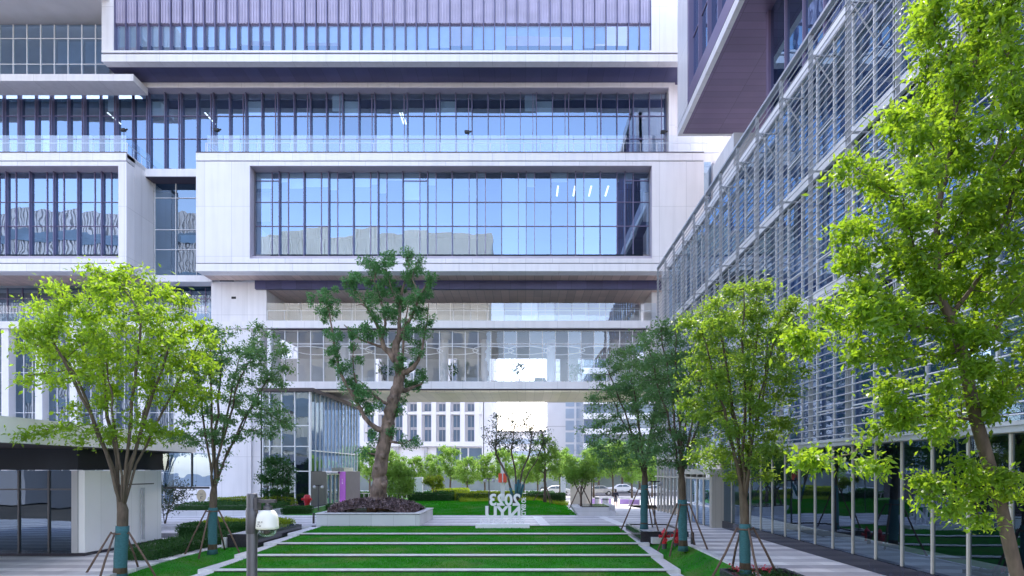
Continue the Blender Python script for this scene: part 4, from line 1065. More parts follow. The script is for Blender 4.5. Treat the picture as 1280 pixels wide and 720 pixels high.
tuf1 = [(60,235),(105,225),(150,250),(95,265),(135,285),(100,310),(85,335),(110,350),(165,340),(120,420),(160,450),(182,440),(135,515),(158,500),(160,545),(150,580),(190,590),(215,600),(185,620),(240,650),(200,690),(250,690),(270,710),
 (245,500),(265,545),(240,430),(270,400),(250,440),(290,420),(320,430),(310,390),(345,440),(380,420),(410,430),
 (305,75),(330,50),(345,90),(370,60),(385,75),(415,50),(440,45),(430,85),(400,100),(375,115),(230,140),(215,185),(250,160),(260,190),(290,140),(300,160),(330,175),(270,220),(300,240),(345,110),(365,190),(395,185),(420,155),(430,215),(380,225),(400,230),(355,260),
 (460,180),(480,210),(465,230),(520,140),(545,145),(540,180),(520,165),(505,40),(535,40),(575,60),(585,90),(560,105),(530,75),(495,260),(540,255),(500,290),(640,170),(620,155),(610,200),(590,230),(620,230),(580,260),
 (560,300),(575,340),(570,370),(545,300),(430,290),(440,320),(455,350),(420,350),(500,370),(520,400),(495,420),(545,410),(530,450),(605,350),(600,390),(585,430),(580,480),(560,540),(545,575),(490,500),(490,560),(480,585),(500,610),(590,630),(610,650),(540,685),(570,680),(520,690),(350,300),(390,330),(370,370),(330,330),(470,300)]
tuf2 = [(260,20),(290,40),(320,35),(335,60),(270,75),(300,95),(330,105),(345,125),(380,120),(310,150),(340,250),(348,240),(470,90),(480,120),(465,140),(320,345),(305,355),(345,340),(500,280),(530,275),(555,285),(440,255),(230,0),(520,5),(560,5)]
rt = np.random.default_rng(8)
LP = np.array([p for p, r in limbpts]); LR = np.array([r for p, r in limbpts]); small = LR < .17
LPs = LP[small]
tw = MB(); Vs = []; Fs = []; off_n = 0
for q, (sx, sy) in [(t, (380, 310)) for t in tuf1]+[(t, (380, 480)) for t in tuf2]:
    px, py = sx+q[0]/4, sy+q[1]/4
    c0 = cpt(px, py); dd = np.linalg.norm(LPs[:,[0,2]]-c0[[0,2]], axis=1); j = dd.argmin(); near = LPs[j]
    c = cpt(px, py, near[1]-34.5+rt.normal()*.4)
    tw.tube([near, near*.4+c*.6+np.array([0,0,-.05]), c], [.022, .016, .01], 4)
    rad = rt.uniform(.22, .38)
    for sub in range(3):
        cc = c+rt.normal(size=3)*rad*.5; rr = rad*rt.uniform(.5, .85); n = 80
        d = rt.normal(size=(n,3)); d /= np.linalg.norm(d, axis=1)[:,None]
        P = cc+d*rr*(rt.random((n,1))**.4)
        V, Fq = leaves(rt, P, .13, outward=d, up=.5, droop=-.1)
        Vs.append(V); Fs.append(Fq+off_n); off_n += len(V)
tw.build('twigs', BARK2, cam, smooth=True)
mesh_np('crown', np.concatenate(Vs), np.concatenate(Fs), LEAF_C, cam)

# multi stemmed tree behind the letters
def multistem(name, label, seed, base, stems, blobs, natt, leaf_n, size, lmat, rbase, wraph=0, group=None, cat='tree', spread=.25, kill=.5, step=.25, rtip=.012, bmat=BARK2, stakes=0):
    rng = np.random.default_rng(seed); t = thing(name, label, cat, base, group)
    A = crown_points(rng, blobs, natt)
    nodes = [np.array(base, float)]; par = [-1]
    for s in stems:
        p = 0
        for q in s: nodes.append(np.array(q, float)); par.append(p); p = len(nodes)-1
    # colonise from the joined stems
    N0 = np.array(nodes); 
    dist = np.linalg.norm(A[:,None]-N0[None], axis=2); near = dist.argmin(1); nd = dist.min(1); nodesA = N0
    for it in range(110):
        if len(A) == 0: break
        inf = nd < 2.4
        if not inf.any(): inf = nd <= nd.min()+.01
        idx = near[inf]; dv = A[inf]-nodesA[idx]; dv /= (np.linalg.norm(dv, axis=1)[:,None]+1e-9)
        uni, inv = np.unique(idx, return_inverse=True); acc = np.zeros((len(uni),3)); np.add.at(acc, inv, dv)
        acc /= (np.linalg.norm(acc, axis=1)[:,None]+1e-9); acc += rng.normal(size=acc.shape)*.12; acc[:,2] += .08; acc /= (np.linalg.norm(acc, axis=1)[:,None]+1e-9)
        new = nodesA[uni]+acc*step; o = len(nodesA); nodesA = np.vstack([nodesA, new]); par += list(uni)
        d2 = np.linalg.norm(A[:,None]-new[None], axis=2); m2 = d2.min(1); a2 = d2.argmin(1)+o; b = m2 < nd; near[b] = a2[b]; nd[b] = m2[b]
        kp = nd > kill
        if it > 40: kp &= rng.random(len(A)) > .04
        A = A[kp]; near = near[kp]; nd = nd[kp]
    par = np.array(par); r, kids = skeleton(nodesA, par, rbase, rtip)
    mb = MB(); limbs(mb, nodesA, par, r, kids); mb.build('trunk', bmat, t, smooth=True)
    ns = len(N0); thin = np.array([i for i in range(len(nodesA)) if i >= ns]); tips = np.array([i for i in thin if not kids[i]])
    src = np.concatenate([thin, tips, tips, tips]); wt = rng.random(len(src))**1.6+.05; wt /= wt.sum()
    pk = src[rng.choice(len(src), leaf_n, p=wt)]; P = nodesA[pk]+rng.normal(size=(leaf_n,3))*spread*np.array([1,1,.7])
    V, Fq = leaves(rng, P, size); mesh_np('crown', V, Fq, lmat, t)
    if wraph:
        for s in stems:
            pts = [p for p in [Vector(q) for q in s] if p.z < base[2]+wraph+.3]
            if len(pts) > 1: MB().tube(pts, [rbase*.62]*len(pts), 8).build('trunk_wrap', WRAP, t, smooth=True)
    for k in range(stakes):
        a = .4+2*math.pi*k/stakes
        MB().tube([(base[0]+math.cos(a)*.9, base[1]+math.sin(a)*.9, base[2]-.1), (base[0]+math.cos(a)*.1, base[1]+math.sin(a)*.1, base[2]+1.4)], [.04, .035], 6).build('stake', STAKE, t, smooth=True)
    return t
D = 45.5; q = lambda px, py, D=D, dy=0: (X_(px, D+dy), D+dy, Z_(py, D+dy))
zb0 = .5
multistem('multi_stem_tree', 'slender multi stemmed tree with sparse grey leaves behind the white letters', 31, (X_(644, D), D, zb0),
  [[q(641,622),q(638,610),q(635,597),q(628,583,dy=.3),q(620,568,dy=.5)],[q(645,622),q(645,605),q(644,588,dy=-.4),q(640,570,dy=-.6)],[q(648,622),q(650,604),q(653,588),q(660,572,dy=.4)],[q(650,622),q(654,606,dy=.4),q(661,590,dy=.7),q(672,574,dy=.9)],[q(647,622),q(648,600,dy=.6),q(650,580,dy=.9)]],
  [((X_(644,D),D,6.2),(2.4,1.8,1.9),3),((X_(620,D),D,5.2),(.9,.9,1.3),.8),((X_(676,D),D,5.6),(1.0,.9,1.5),.8)], 420, 3200, .16, LEAF_S, .17, wraph=1.6, spread=.22)
D = 47.5
tree('small_tree', 'young round headed staked tree on the mound right of the letters', 32, (X_(681, D), D, .35), [(X_(681,D),D,.35),(X_(681,D),D,1.2),(X_(681.5,D),D,1.9)],
  [((X_(682,D),D,4.1),(1.5,1.4,1.9),1)], 260, 4200, .16, LEAF_B, BARK2, .11, stakes=3, stake_r=.9, stake_z=1.3, spread=.25)
D = 40.6
multistem('small_tree', 'small bushy staked tree growing in the stone bench planter', 33, (X_(726, D), D, .5),
  [[(X_(726,D),D,.9),(X_(725,D),D,1.4),(X_(720,D),D,1.9)],[(X_(727,D),D+.1,1.3),(X_(732,D),D+.2,1.9)],[(X_(726,D),D-.1,1.3),(X_(727,D),D-.2,2.0)]],
  [((X_(726,D),D,2.9),(1.25,1.1,1.15),1)], 240, 3600, .15, LEAF_B, .09, spread=.2, stakes=3)
D = 38.5
multistem('multi_stem_shrub', 'bushy multi stemmed shrub with yellow green top right behind the big trunk', 34, (X_(497, D), D, .1),
  [[(X_(494,D),D,.6),(X_(490,D),D,1.4)],[(X_(498,D),D,.7),(X_(499,D),D,1.6)],[(X_(501,D),D,.6),(X_(507,D),D,1.4)],[(X_(496,D),D+.3,.6),(X_(494,D),D+.5,1.5)]],
  [((X_(497,D),D,2.4),(1.15,1.0,1.3),1),((X_(510,D),D,1.8),(.6,.6,.6),.3)], 260, 5200, .15, LEAF_B, .07, spread=.22)
D = 53
multistem('pruned_tree', 'small cloud pruned tree with flat yellow green crown on the mound', 35, (X_(543, D), D, .4),
  [[(X_(543,D),D,.9),(X_(541,D),D,1.4)],[(X_(545,D),D,1.3)]],
  [((X_(543,D),D,2.2),(.95,.9,.45),1),((X_(536,D),D,1.9),(.5,.5,.25),.3),((X_(551,D),D,1.75),(.5,.5,.3),.3)], 180, 3200, .14, LEAF_Y, .09, spread=.15)
D = 33.5
multistem('multi_stem_shrub', 'open leggy shrub with dull green leaves at the far end of the kiosk wall', 36, (X_(206, D), D, -.1),
  [[(X_(204,D),D,.6),(X_(201,D),D,1.4)],[(X_(209,D),D,.5),(X_(217,D),D,1.2)],[(X_(207,D),D+.2,.7),(X_(209,D),D+.3,1.6)]],
  [((X_(214,D),D,1.6),(1.3,1.0,1.0),1)], 200, 1500, .13, LEAF_S, .05, spread=.2)
D = 43.5
multistem('bamboo_clump', 'upright leafy bamboo clump in a dark planter against the corner pavilion glass', 37, (X_(345, D), D, .35),
  [[(X_(p,D+s),D+s,1.0),(X_(p,D+s),D+s,2.4)] for p, s in ((334,0),(341,.3),(347,-.2),(353,.2),(360,0))],
  [((X_(346,D),D,2.6),(1.3,.9,1.7),1)], 260, 4600, .17, LEAF_H, .035, spread=.22)
pb = thing('shrub_planter', 'long dark planter box holding the bamboo clump', 'planter', (X_(345,D), D, 0))
m = MB(); m.prism([(X_(322,43),42.6),(X_(366,43),42.6),(X_(366,43),44.4),(X_(322,43),44.4)], 'Z', 0, .42); m.build('planter_body', STONED, pb, bevel=.02)
m = MB(); m.box(X_(323,43), X_(365,43), 42.7, 44.3, .42, .47); m.build('planter_soil', MULCH, pb)

# row of street trees, three prototypes copied
protos = []
rb3 = np.random.default_rng(77)
bgt = [(516,78,1),(540,77,.95),(563,80,1.05),(584,76,.98),(606,79,1.0),(630,77,1),(655,80,1.05),(672,78,.95),(700,80,1.0),(716,77,1.05),(742,79,1.1),(766,82,1.15),(790,78,1.1),(490,80,1.1),(462,77,1.0),(815,80,1.0)]
for i in range(3):
    s = 60+i
    t = tree('street_tree', 'x', s, (0,0,0), [(0,0,0),(.03,0,1.0),(0,.03,1.9)], [((0,0,3.8),(1.8,1.8,1.9),2),((.5,0,5.0),(1.1,1.1,.9),.7),((-.6,.2,2.7),(1.4,1.3,.8),.7)], 260, 5200, .22, LEAF_B, BARK2, .11, group='street trees beyond the bridge', spread=.28, step=.32)
    protos.append(t)
where = ['leftmost, behind the pavilion', 'beside the big trunk', 'behind the clipped shrub', 'left of the red sign', 'right of the red sign', 'behind the multi stemmed tree', 'behind the small staked tree', 'over the white car', 'over the bench planter', 'behind the walking person', 'near the entrance glass', 'behind the lawn corner tree']
names_ = {516:'pale green street tree just right of the big trunk, far side of the street', 540:'pale green street tree above the cloud pruned tree',563:'pale green street tree standing halfway between big trunk and red sign',584:'pale green street tree above the yellow hedge, left of the red sign',606:'pale green street tree directly left of the red sign',630:'pale green street tree directly behind the red sign',655:'pale green street tree seen through the multi stemmed tree',672:'pale green street tree behind the small staked tree on the mound',700:'pale green street tree above the white portal',716:'pale green street tree behind the bench planter tree',742:'pale green street tree behind the parked silver car',766:'tall pale street tree above the walking person',790:'pale green street tree behind the lawn corner tree',490:'pale green street tree hidden mostly by the big trunk',462:'pale green street tree left of the big trunk beside the pavilion',815:'rightmost pale green street tree near the louvred block'}
for i, (px, D, s) in enumerate(bgt):
    o = protos[i] if i < 3 else copy_tree(protos[i % 3])
    o.location = (X_(px, D), D, -.6); o.rotation_euler = (0, 0, i*1.7); o.scale = (s, s, s*(.95+.1*(i % 3)))
    o['label'] = names_[px]
# a far denser wood of dark trees across the street on the right
for i, (px, D, s) in enumerate([(748, 104, 1.6), (778, 103, 1.55), (800, 105, 1.7)]):
    o = copy_tree(protos[i]); o.location = (X_(px, D), D, -.6); o.scale = (s, s, s); o.rotation_euler = (0,0,i+.5); o['group'] = 'big trees across the street'
    for ch in o.children:
        if ch.name.startswith('crown'):
            ch.data = ch.data.copy(); ch.data.materials[0] = LEAF_D
    o['label'] = ['large dark tree across the street behind the parked cars', 'large dark tree across the street above the walking person', 'large dark tree across the street behind the entrance glass'][i]

# ================================================================== HEDGES
def hedge(name, label, x0, x1, y0, y1, z0, h, n, size, mat, seed, skew=0.0, group=None):
    rng = np.random.default_rng(seed); t = thing(name, label, 'hedge', ((x0+x1)/2, (y0+y1)/2, z0), group)
    m = MB(); nx, ny = max(3, int((x1-x0)/.3)), max(3, int((y1-y0)/.3)); v = []; f = []
    ins = .07
    m.box(x0+ins, x1-ins, y0+ins, y1-ins, z0-.05, z0+h-ins); m.build('core', LEAF_H, t)
    A = [(x1-x0)*(y1-y0), (x1-x0)*h, (x1-x0)*h*.5, (y1-y0)*h, (y1-y0)*h]; A = np.array(A); A /= A.sum()
    k = rng.choice(5, n, p=A); u = rng.random(n); w = rng.random(n)
    x = np.where(k < 3, x0+(x1-x0)*u, np.where(k == 3, x0, x1)); y = np.where(k == 0, y0+(y1-y0)*w, np.where(k == 1, y0, np.where(k == 2, y1, y0+(y1-y0)*u)))
    z = np.where(k == 0, z0+h, z0+h*w)
    P = np.stack([x, y, z], 1); P += rng.normal(size=P.shape)*.035
    P[:,2] += .06*np.sin(P[:,0]*2.3+seed)*np.cos(P[:,1]*1.9)+.03*np.sin(P[:,0]*7.1)*np.sin(P[:,1]*6.3)
    nn = np.zeros((n,3)); nn[:,2] = np.where(k == 0, 1, .3); nn[:,1] = np.where(k == 1, -1, np.where(k == 2, 1, 0)); nn[:,0] = np.where(k == 3, -1, np.where(k == 4, 1, 0))
    V, Fq = leaves(rng, P, size, outward=nn, up=.2, droop=0)
    mesh_np('foliage', V, Fq, mat, t)
    return t
hedge('clipped_hedge', 'low dark clipped hedge with a bronze patch in front of the kiosk wall', -15.5, -14.1, 22.6, 29.2, -.42, .42, 9000, .075, LEAF_H, 1)
hedge('clipped_hedge', 'low clipped hedge at the far corner of the kiosk, dark front and flat top', -17.2, -14.4, 29.3, 30.9, -.3, .55, 6000, .08, LEAF_H, 2)
hedge('clipped_hedge', 'bright yellow green low hedge bed behind the dark clipped hedge', -17.2, -12.9, 31.0, 33.2, -.22, .5, 7000, .09, LEAF_Y, 3)
hedge('clipped_hedge', 'yellow green hedge strip along the top of the mound lawn', -6.2, -.4, 52.4, 53.6, .3, .72, 7000, .11, LEAF_Y, 4)
hedge('clipped_hedge', 'dark green hedge strip right of the letters on the mound', .1, 3.4, 51.8, 53.0, .3, .62, 4000, .11, LEAF_H, 5)
hedge('clipped_hedge', 'dark low hedge running left under the cloud pruned tree', -10.2, -6.4, 51.8, 53.0, .2, .75, 4500, .11, LEAF_H, 6)
hedge('clipped_hedge', 'small dark hedge at the foot of the corner pavilion', -16.6, -14.9, 40.4, 41.6, 0, .45, 3000, .09, LEAF_H, 7)
hedge('clipped_hedge', 'second small dark hedge nearer the pavilion doors', -14.6, -12.6, 43.4, 44.4, 0, .45, 2600, .09, LEAF_H, 8)
hedge('clipped_hedge', 'round topped yellow shrub mass behind the mound hedge', -8.6, -5.4, 55.0, 56.5, .2, 1.0, 4500, .12, LEAF_Y, 9)
hedge('clipped_hedge', 'long grey green hedge along the street fence', -22, 3.0, 64.0, 65.4, -.6, 1.2, 9000, .16, LEAF_H, 10)
hedge('clipped_hedge', 'dark shrub bed in the long white planter at left', -23.4, -17.3, 39.4, 43.4, .3, .40, 7000, .09, LEAF_H, 21)
hedge('clipped_hedge', 'yellow green strip at the back of the long white planter', -23.2, -17.2, 43.5, 44.6, .3, .62, 4000, .1, LEAF_Y, 22)

# ================================================================== PLANTERS
pl = thing('tree_planter', 'large white stone planter with dark cap and bark mulch under the big tree', 'planter', (-8.6, 34.5, 0))
px0_, px1_, py0_, py1_ = -11.4, -5.76, 32.35, 36.9
m = MB()
m.box(px0_, px1_, py0_, py0_+.3, -.3, .58); m.box(px0_, px1_, py1_-.3, py1_, -.0, .58); m.box(px0_, px0_+.3, py0_+.3, py1_-.3, -.1, .58); m.box(px1_-.3, px1_, py0_+.3, py1_-.3, -.1, .58)
m.build('planter_wall', STONEW, pl)
m = MB()
for a, b, c, d in ((px0_-.04, px1_+.04, py0_-.04, py0_+.36), (px0_-.04, px1_+.04, py1_-.36, py1_+.04), (px0_-.04, px0_+.36, py0_+.361, py1_-.361), (px1_-.36, px1_+.04, py0_+.361, py1_-.361)): m.box(a, b, c, d, .615, .68)
m.build('cap_stone', STONE, pl, bevel=.01)
m = MB(); m.box(px0_+.03, px1_-.03, py0_+.03, py0_+.28, .58, .614); m.box(px1_-.28, px1_-.03, py0_+.28, py1_-.05, .58, .614); m.build('shadow_joint', GROOVE, pl)
def zmul(x, y):
    u = (x+8.65)/2.75; v = (y-34.55)/2.2; return .60+.75*max(0, 1-(u*u+v*v)*.8)**.8
xs = fr(px0_+.3, px1_-.3, 30); ys = fr(py0_+.3, py1_-.3, 26)
v = [(x, y, zmul(x, y)) for y in ys for x in xs]; f = []
for j in range(len(ys)-1):
    for i in range(len(xs)-1): f.append((j*31+i, j*31+i+1, (j+1)*31+i+1, (j+1)*31+i))
m = MB(); m.add(v, f); m.build('mulch_bed', MULCH, pl, smooth=True)
n = 9000; x = rg.uniform(px0_+.35, px1_-.35, n); y = rg.uniform(py0_+.35, py1_-.35, n); z = np.array([zmul(a, b) for a, b in zip(x, y)])
V, Fq = leaves(rg, np.stack([x, y, z], 1), .14, up=.9, aspect=.5, droop=-.25)
ch = leaf_mat('mulch_chip', (.06, .04, .045), (.30, .22, .22), (.02, .02, .02), .05, .9)
mesh_np('mulch_chips', V, Fq, ch, pl)

bp = thing('bench_planter', 'pale stone bench planter with flared side and dark top right of the mound', 'planter', (5, 39.5, 0))
m = MB(); m.prism([(3.55, -.1), (5.95, -.1), (5.95, .30), (5.55, .33), (5.55, .58), (3.1, .58)], 'Y', 39.0, 42.6); m.build('planter_body', joint_mat('bench_stone', (.60, .60, .62), 0, 0, .3, rough=.5, dark=.7, w=.012), bp, bevel=.01)
m = MB(); m.box(3.7, 5.5, 39.05, 42.0, .582, .64); m.build('cap_stone', STONED, bp)
m = MB(); m.box(5.6, 6.1, 40.5, 42.8, -.3, .62); m.build('end_block', STONE, bp, bevel=.02)

dp = thing('low_planter', 'low dark stone planter with pale top around the tree at the lawn corner', 'planter', (6, 28, 0))
m = MB(); m.box(5.15, 7.3, 26.6, 26.75, -.3, .26); m.box(5.15, 5.3, 26.751, 30.6, -.1, .26); m.box(7.15, 7.3, 26.751, 30.6, -.1, .26); m.box(5.301, 7.149, 30.45, 30.6, -.1, .26); m.build('planter_wall', STONED, dp, bevel=.01)
m = MB(); m.box(5.3, 7.15, 26.75, 30.45, .05, .2); m.build('planter_top', PAVE, dp)
m = MB(); m.box(5.6, 7.25, 26.3, 26.59, -.25, .02); m.build('base_step', STONE, dp)
np_ = thing('low_planter', 'near right dark planter edged in polished stone with small red flowers', 'planter', (6.8, 16, 0))
m = MB(); m.box(5.75, 7.7, 17.5, 17.62, -.8, .1); m.box(5.75, 5.87, 13, 17.5, -.8, .1); m.box(7.58, 7.7, 13, 17.5, -.4, .1); m.build('planter_wall', STONED, np_, bevel=.01)
m = MB(); m.box(5.87, 7.58, 13, 17.5, -.8, .0); m.build('planter_soil', MULCH, np_)
n = 500; P = np.stack([rg.uniform(5.95, 7.5, n), rg.uniform(16.0, 17.45, n), rg.uniform(.0, .18, n)], 1); V, Fq = leaves(rg, P, .08); mesh_np('planter_plants', V, Fq, LEAF_H, np_)['kind'] = 'stuff'
n = 160; P = np.stack([rg.uniform(5.95, 7.1, n), rg.uniform(16.9, 17.45, n), rg.uniform(.12, .24, n)], 1); V, Fq = leaves(rg, P, .06, up=.9, aspect=.9); mesh_np('red_flowers', V, Fq, leaf_mat('red_petal', (.6, .02, .05), (.7, .15, .2), (.5, .03, .05), .3), np_)
wp = thing('water_planter', 'low dark box with reflecting top beside the left lawn kerb', 'planter', (-12.4, 28, -.3))
m = MB(); m.box(-13.1, -11.75, 26.1, 31.2, -.6, .18); m.build('planter_wall', STONED, wp, bevel=.01)
m = MB(); m.box(-13.0, -11.85, 26.2, 31.1, .182, .2); m.build('water_sheet', pbr('still_water', (.05, .07, .08), .05), wp)
m = MB(); m.box(-13.3, -13.12, 26.0, 26.2, -.5, .05); m.build('corner_stone', STONE, wp)
lpn = thing('long_planter', 'long white stone planter holding the shrub bed at left', 'planter', (-20.5, 42, 0))
m = MB(); m.box(-23.6, -17.05, 39.0, 39.3, -.05, .36); m.box(-17.3, -17.05, 39.3, 44.8, -.05, .36); m.box(-23.6, -23.3, 39.3, 44.8, -.05, .36); m.build('planter_wall', STONEW, lpn)
m = MB(); m.box(-23.3, -17.3, 39.3, 44.8, -.02, .3); m.build('planter_soil', MULCH, lpn)

# ================================================================== LETTERS
sg = thing('letter_sculpture', 'white freestanding 2023 NYU SHANGHAI letters seen from behind on a plinth', 'letter sign', (-1.3, 31.9, 0))
SY = 31.7; px2x = lambda p: X_(p, SY)
def letters(body, cx, z0, height, width, name, mat=SIGNW, depth=.10, bold=.03, rot=0):
    cu = bpy.data.curves.new(name, 'FONT'); cu.body = body; cu.extrude = .5; cu.offset = bold; cu.align_x = 'LEFT'
    ob = bpy.data.objects.new(name, cu); COL.objects.link(ob)
    dg = bpy.context.evaluated_depsgraph_get(); me = bpy.data.meshes.new_from_object(ob.evaluated_get(dg))
    bpy.data.objects.remove(ob); bpy.data.curves.remove(cu)
    co = np.array([v.co[:] for v in me.vertices]); lo, hi = co.min(0), co.max(0)
    u = (co[:,0]-lo[0])/(hi[0]-lo[0])-.5; w = (co[:,1]-lo[1])/(hi[1]-lo[1]); d = (co[:,2]-lo[2])/(hi[2]-lo[2])-.5
    # faces away from the viewer: the reading direction runs to -X
    if not rot: nx = cx-u*width; nz = z0+w*height
    else:       nx = cx+(w-.5)*width; nz = z0+height*(.5+u)      # turned a quarter: reads upward from its front
    ny = SY-d*depth
    for v, a, b, c in zip(me.vertices, nx, ny, nz): v.co = (a, b, c)
    me.materials.clear(); me.materials.append(mat)
    o = bpy.data.objects.new(name, me); COL.objects.link(o); o.parent = sg; o.matrix_parent_inverse = wm(sg).inverted()
    return o
zz_ = lambda py: Z_(py, SY)
letters('NYU', (px2x(606.8)+px2x(650.5))/2, zz_(648.3), zz_(632.6)-zz_(648.3), px2x(650.5)-px2x(606.8), 'big_letters', depth=.22, bold=.035)
letters('2023', (px2x(612.5)+px2x(650))/2, zz_(632.2), zz_(617.2)-zz_(632.2), px2x(650.5)-px2x(612), 'year_numerals', depth=.2, bold=.03)
letters('SHANGHAI', (px2x(600)+px2x(656))/2, zz_(654.6), zz_(648.8)-zz_(654.6), px2x(656)-px2x(600.5), 'small_letters', depth=.1, bold=.0)
letters('CLASS OF', (px2x(651.5)+px2x(657.5))/2, zz_(644.5), zz_(622)-zz_(644.5), px2x(657)-px2x(651.2), 'side_letters', depth=.14, bold=.03, rot=1)
m = MB(); m.box(px2x(595), px2x(662), SY-.35, SY+.35, -.10, zz_(654.4)); m.build('plinth', SIGNW, sg, bevel=.01)

# ================================================================== CAMERA POLE in the foreground
cp = thing('camera_pole', 'grey post carrying an ivory dome security camera in the foreground', 'security camera', (-3.13, 6.8, -1.9))
m = MB(); m.lathe([(.0, 2.735), (.055, 2.735), (.058, 2.72), (.058, -2.1)], 24, (-3.13, 6.8)); m.lathe([(.062, 2.28), (.066, 2.29), (.066, 2.56), (.062, 2.57)], 24, (-3.13, 6.8)); m.build('pole', GREYP, cp, smooth=True)
m = MB(); m.box(-3.07, -2.86, 6.77, 6.83, 2.63, 2.665); m.box(-3.08, -3.05, 6.74, 6.86, 2.55, 2.69); m.lathe([(.028, 2.55), (.028, 2.63)], 12, (-2.95, 6.8)); m.lathe([(.028, 2.6), (.05, 2.59), (.05, 2.545)], 16, (-2.95, 6.8)); m.build('bracket', GREYP, cp)
dx, dz_ = -2.955, 2.34
m = MB(); m.lathe([(.03, dz_+.212), (.075, dz_+.2), (.105, dz_+.165), (.118, dz_+.11), (.122, dz_+.035), (.124, dz_+.02), (.124, dz_-.005), (.11, dz_-.01), (.10, dz_-.01)], 32, (dx, 6.8)); hs = m.build('camera_housing', DOMEW, cp, smooth=True)
m = MB(); m.lathe([(.098, dz_-.008), (.097, dz_-.03), (.09, dz_-.06), (.07, dz_-.082), (.04, dz_-.094), (.001, dz_-.098)], 32, (dx, 6.8)); m.build('dome_cover', glass_mat('dome_glass', (.9, .95, 1), (.82, .86, .80), base=.12, edge=.5, wave=0), cp, smooth=True)
m = MB(); m.lathe([(.035, dz_-.01), (.04, dz_-.035), (.038, dz_-.065), (.02, dz_-.078)], 16, (dx, 6.8)); m.box(dx-.09, dx+.09, 6.78, 6.82, dz_-.03, dz_-.012); m.build('camera_eye', BLACK, cp, smooth=False)
m = MB()
for a, b, w_, z in ((-.03, 0, .03, dz_+.075), (.015, 0, .012, dz_+.075), (-.035, 0, .012, dz_+.03), (-.01, 0, .02, dz_+.03), (-.03, 0, .02, dz_+.052)):
    m.box(dx+a-.03, dx+a-.03+w_, 6.8-.1245, 6.8-.119, z, z+.009)
m.build('printed_mark', GREYP, hs)

# ================================================================== SMALL THINGS
def lamp(px, D, zt, z0, label):
    x = X_(px, D); t = thing('garden_lamp', label, 'lamp post', (x, D, z0))
    m = MB(); m.lathe([(.09, z0), (.09, z0+.05), (.04, z0+.06), (.035, zt)], 12, (x, D)); m.build('post', BLACK, t, smooth=True)
    m = MB(); m.box(x-.28, x+.28, D-.03, D+.03, zt-.06, zt); m.lathe([(.02, zt+.02), (.05, zt), (.05, zt-.08)], 10, (x, D)); m.build('arm', BLACK, t)
    for s in (-1, 1):
        m = MB(); m.lathe([(.02, zt-.02), (.10, zt-.07), (.12, zt-.16), (.10, zt-.24), (.02, zt-.26)], 14, (x+s*.28, D)); m.build('lamp_head', FARG, t, smooth=True)
lamp(398, 42.9, 1.95, 0, 'black garden lamp by the pavilion doors left of the big planter')
lamp(611.3, 40.5, 2.45, .05, 'black garden lamp directly left of the white letters')
lamp(739.5, 42.0, 2.55, -.02, 'black garden lamp rising behind the bench planter')
lamp(818.5, 30.9, 2.45, 0, 'black garden lamp between the two right hand wrapped trees')
lamp(487, 44.5, 2.2, 0, 'black garden lamp half hidden behind the big planter')
def hydrant(px, D, z0, label):
    x = X_(px, D); t = thing('fire_hydrant', label, 'hydrant', (x, D, z0), 'red hydrants by the dark planter')
    m = MB(); m.lathe([(.0, z0+.70), (.05, z0+.69), (.09, z0+.64), (.10, z0+.6), (.125, z0+.6), (.125, z0+.55), (.10, z0+.545), (.10, z0+.12), (.10, z0+.1)], 18, (x, D)); m.build('barrel', RED, t, smooth=True)
    m = MB(); m.lathe([(.13, z0+.12), (.13, z0+.06), (.1, z0+.055), (.1, z0-.1)], 18, (x, D)); m.build('base_flange', DARKP, t)
    for s, zz0 in ((-1, .42), (1, .42)):
        m = MB(); m.tube([(x, D, z0+zz0), (x+s*.17, D, z0+zz0)], .055, 12); m.tube([(x+s*.17, D, z0+zz0), (x+s*.22, D, z0+zz0)], .07, 8); m.build('side_outlet', RED, t)
    m = MB(); m.tube([(x, D, z0+.3), (x, D-.19, z0+.3)], .075, 12); m.tube([(x, D-.19, z0+.3), (x, D-.23, z0+.3)], .09, 6); m.build('front_outlet', RED, t)
    m = MB(); m.box(x-.022, x+.022, D-.022, D+.022, z0+.69, z0+.76); m.build('top_nut', RED, t)
hydrant(830.3, 24.7, -.16, 'left one of two red fire hydrants before the dark planter')
hydrant(845.5, 24.9, -.15, 'right one of two red fire hydrants before the dark planter')
h = thing('fire_hydrant', 'distant red hydrant beside the corner pavilion', 'hydrant', (X_(384, 45.5), 45.5, 0)); x = X_(384, 45.5)
m = MB(); m.lathe([(0, 1.15), (.2, 1.12), (.26, 1.0), (.26, .55), (.2, .5), (.2, 0)], 12, (x, 45.5)); m.build('barrel', RED, h, smooth=True)
for s in (-1, 1): MB().tube([(x, 45.4, .8), (x+s*.38, 45.4, .8)], .1, 8).build('side_outlet', RED, h)
def bollard(px, D, z0, hh, r, mat, label, grp=None):
    x = X_(px, D); t = thing('bollard', label, 'bollard', (x, D, z0), grp)
    m = MB(); m.lathe([(0, z0+hh), (r*.8, z0+hh), (r, z0+hh-.03), (r, z0)], 14, (x, D)); m.build('post', mat, t, smooth=True)
    m = MB(); m.lathe([(r*1.03, z0+hh-.2), (r*1.03, z0+hh-.12)], 14, (x, D)); m.build('band', GREYP, t)
bollard(865.5, 24.0, -.12, .62, .07, BLACK, 'short black light bollard behind the hydrant tree')
bollard(392, 33.6, 0, .6, .06, BLACK, 'short black light bollard at the left end of the big planter')
bollard(757, 50, -.28, 1.0, .28, BEIGE, 'beige stone bollard left of the walking person')
bollard(746.5, 54, -.42, 1.05, .22, BEIGE, 'beige stone bollard behind the bench planter')

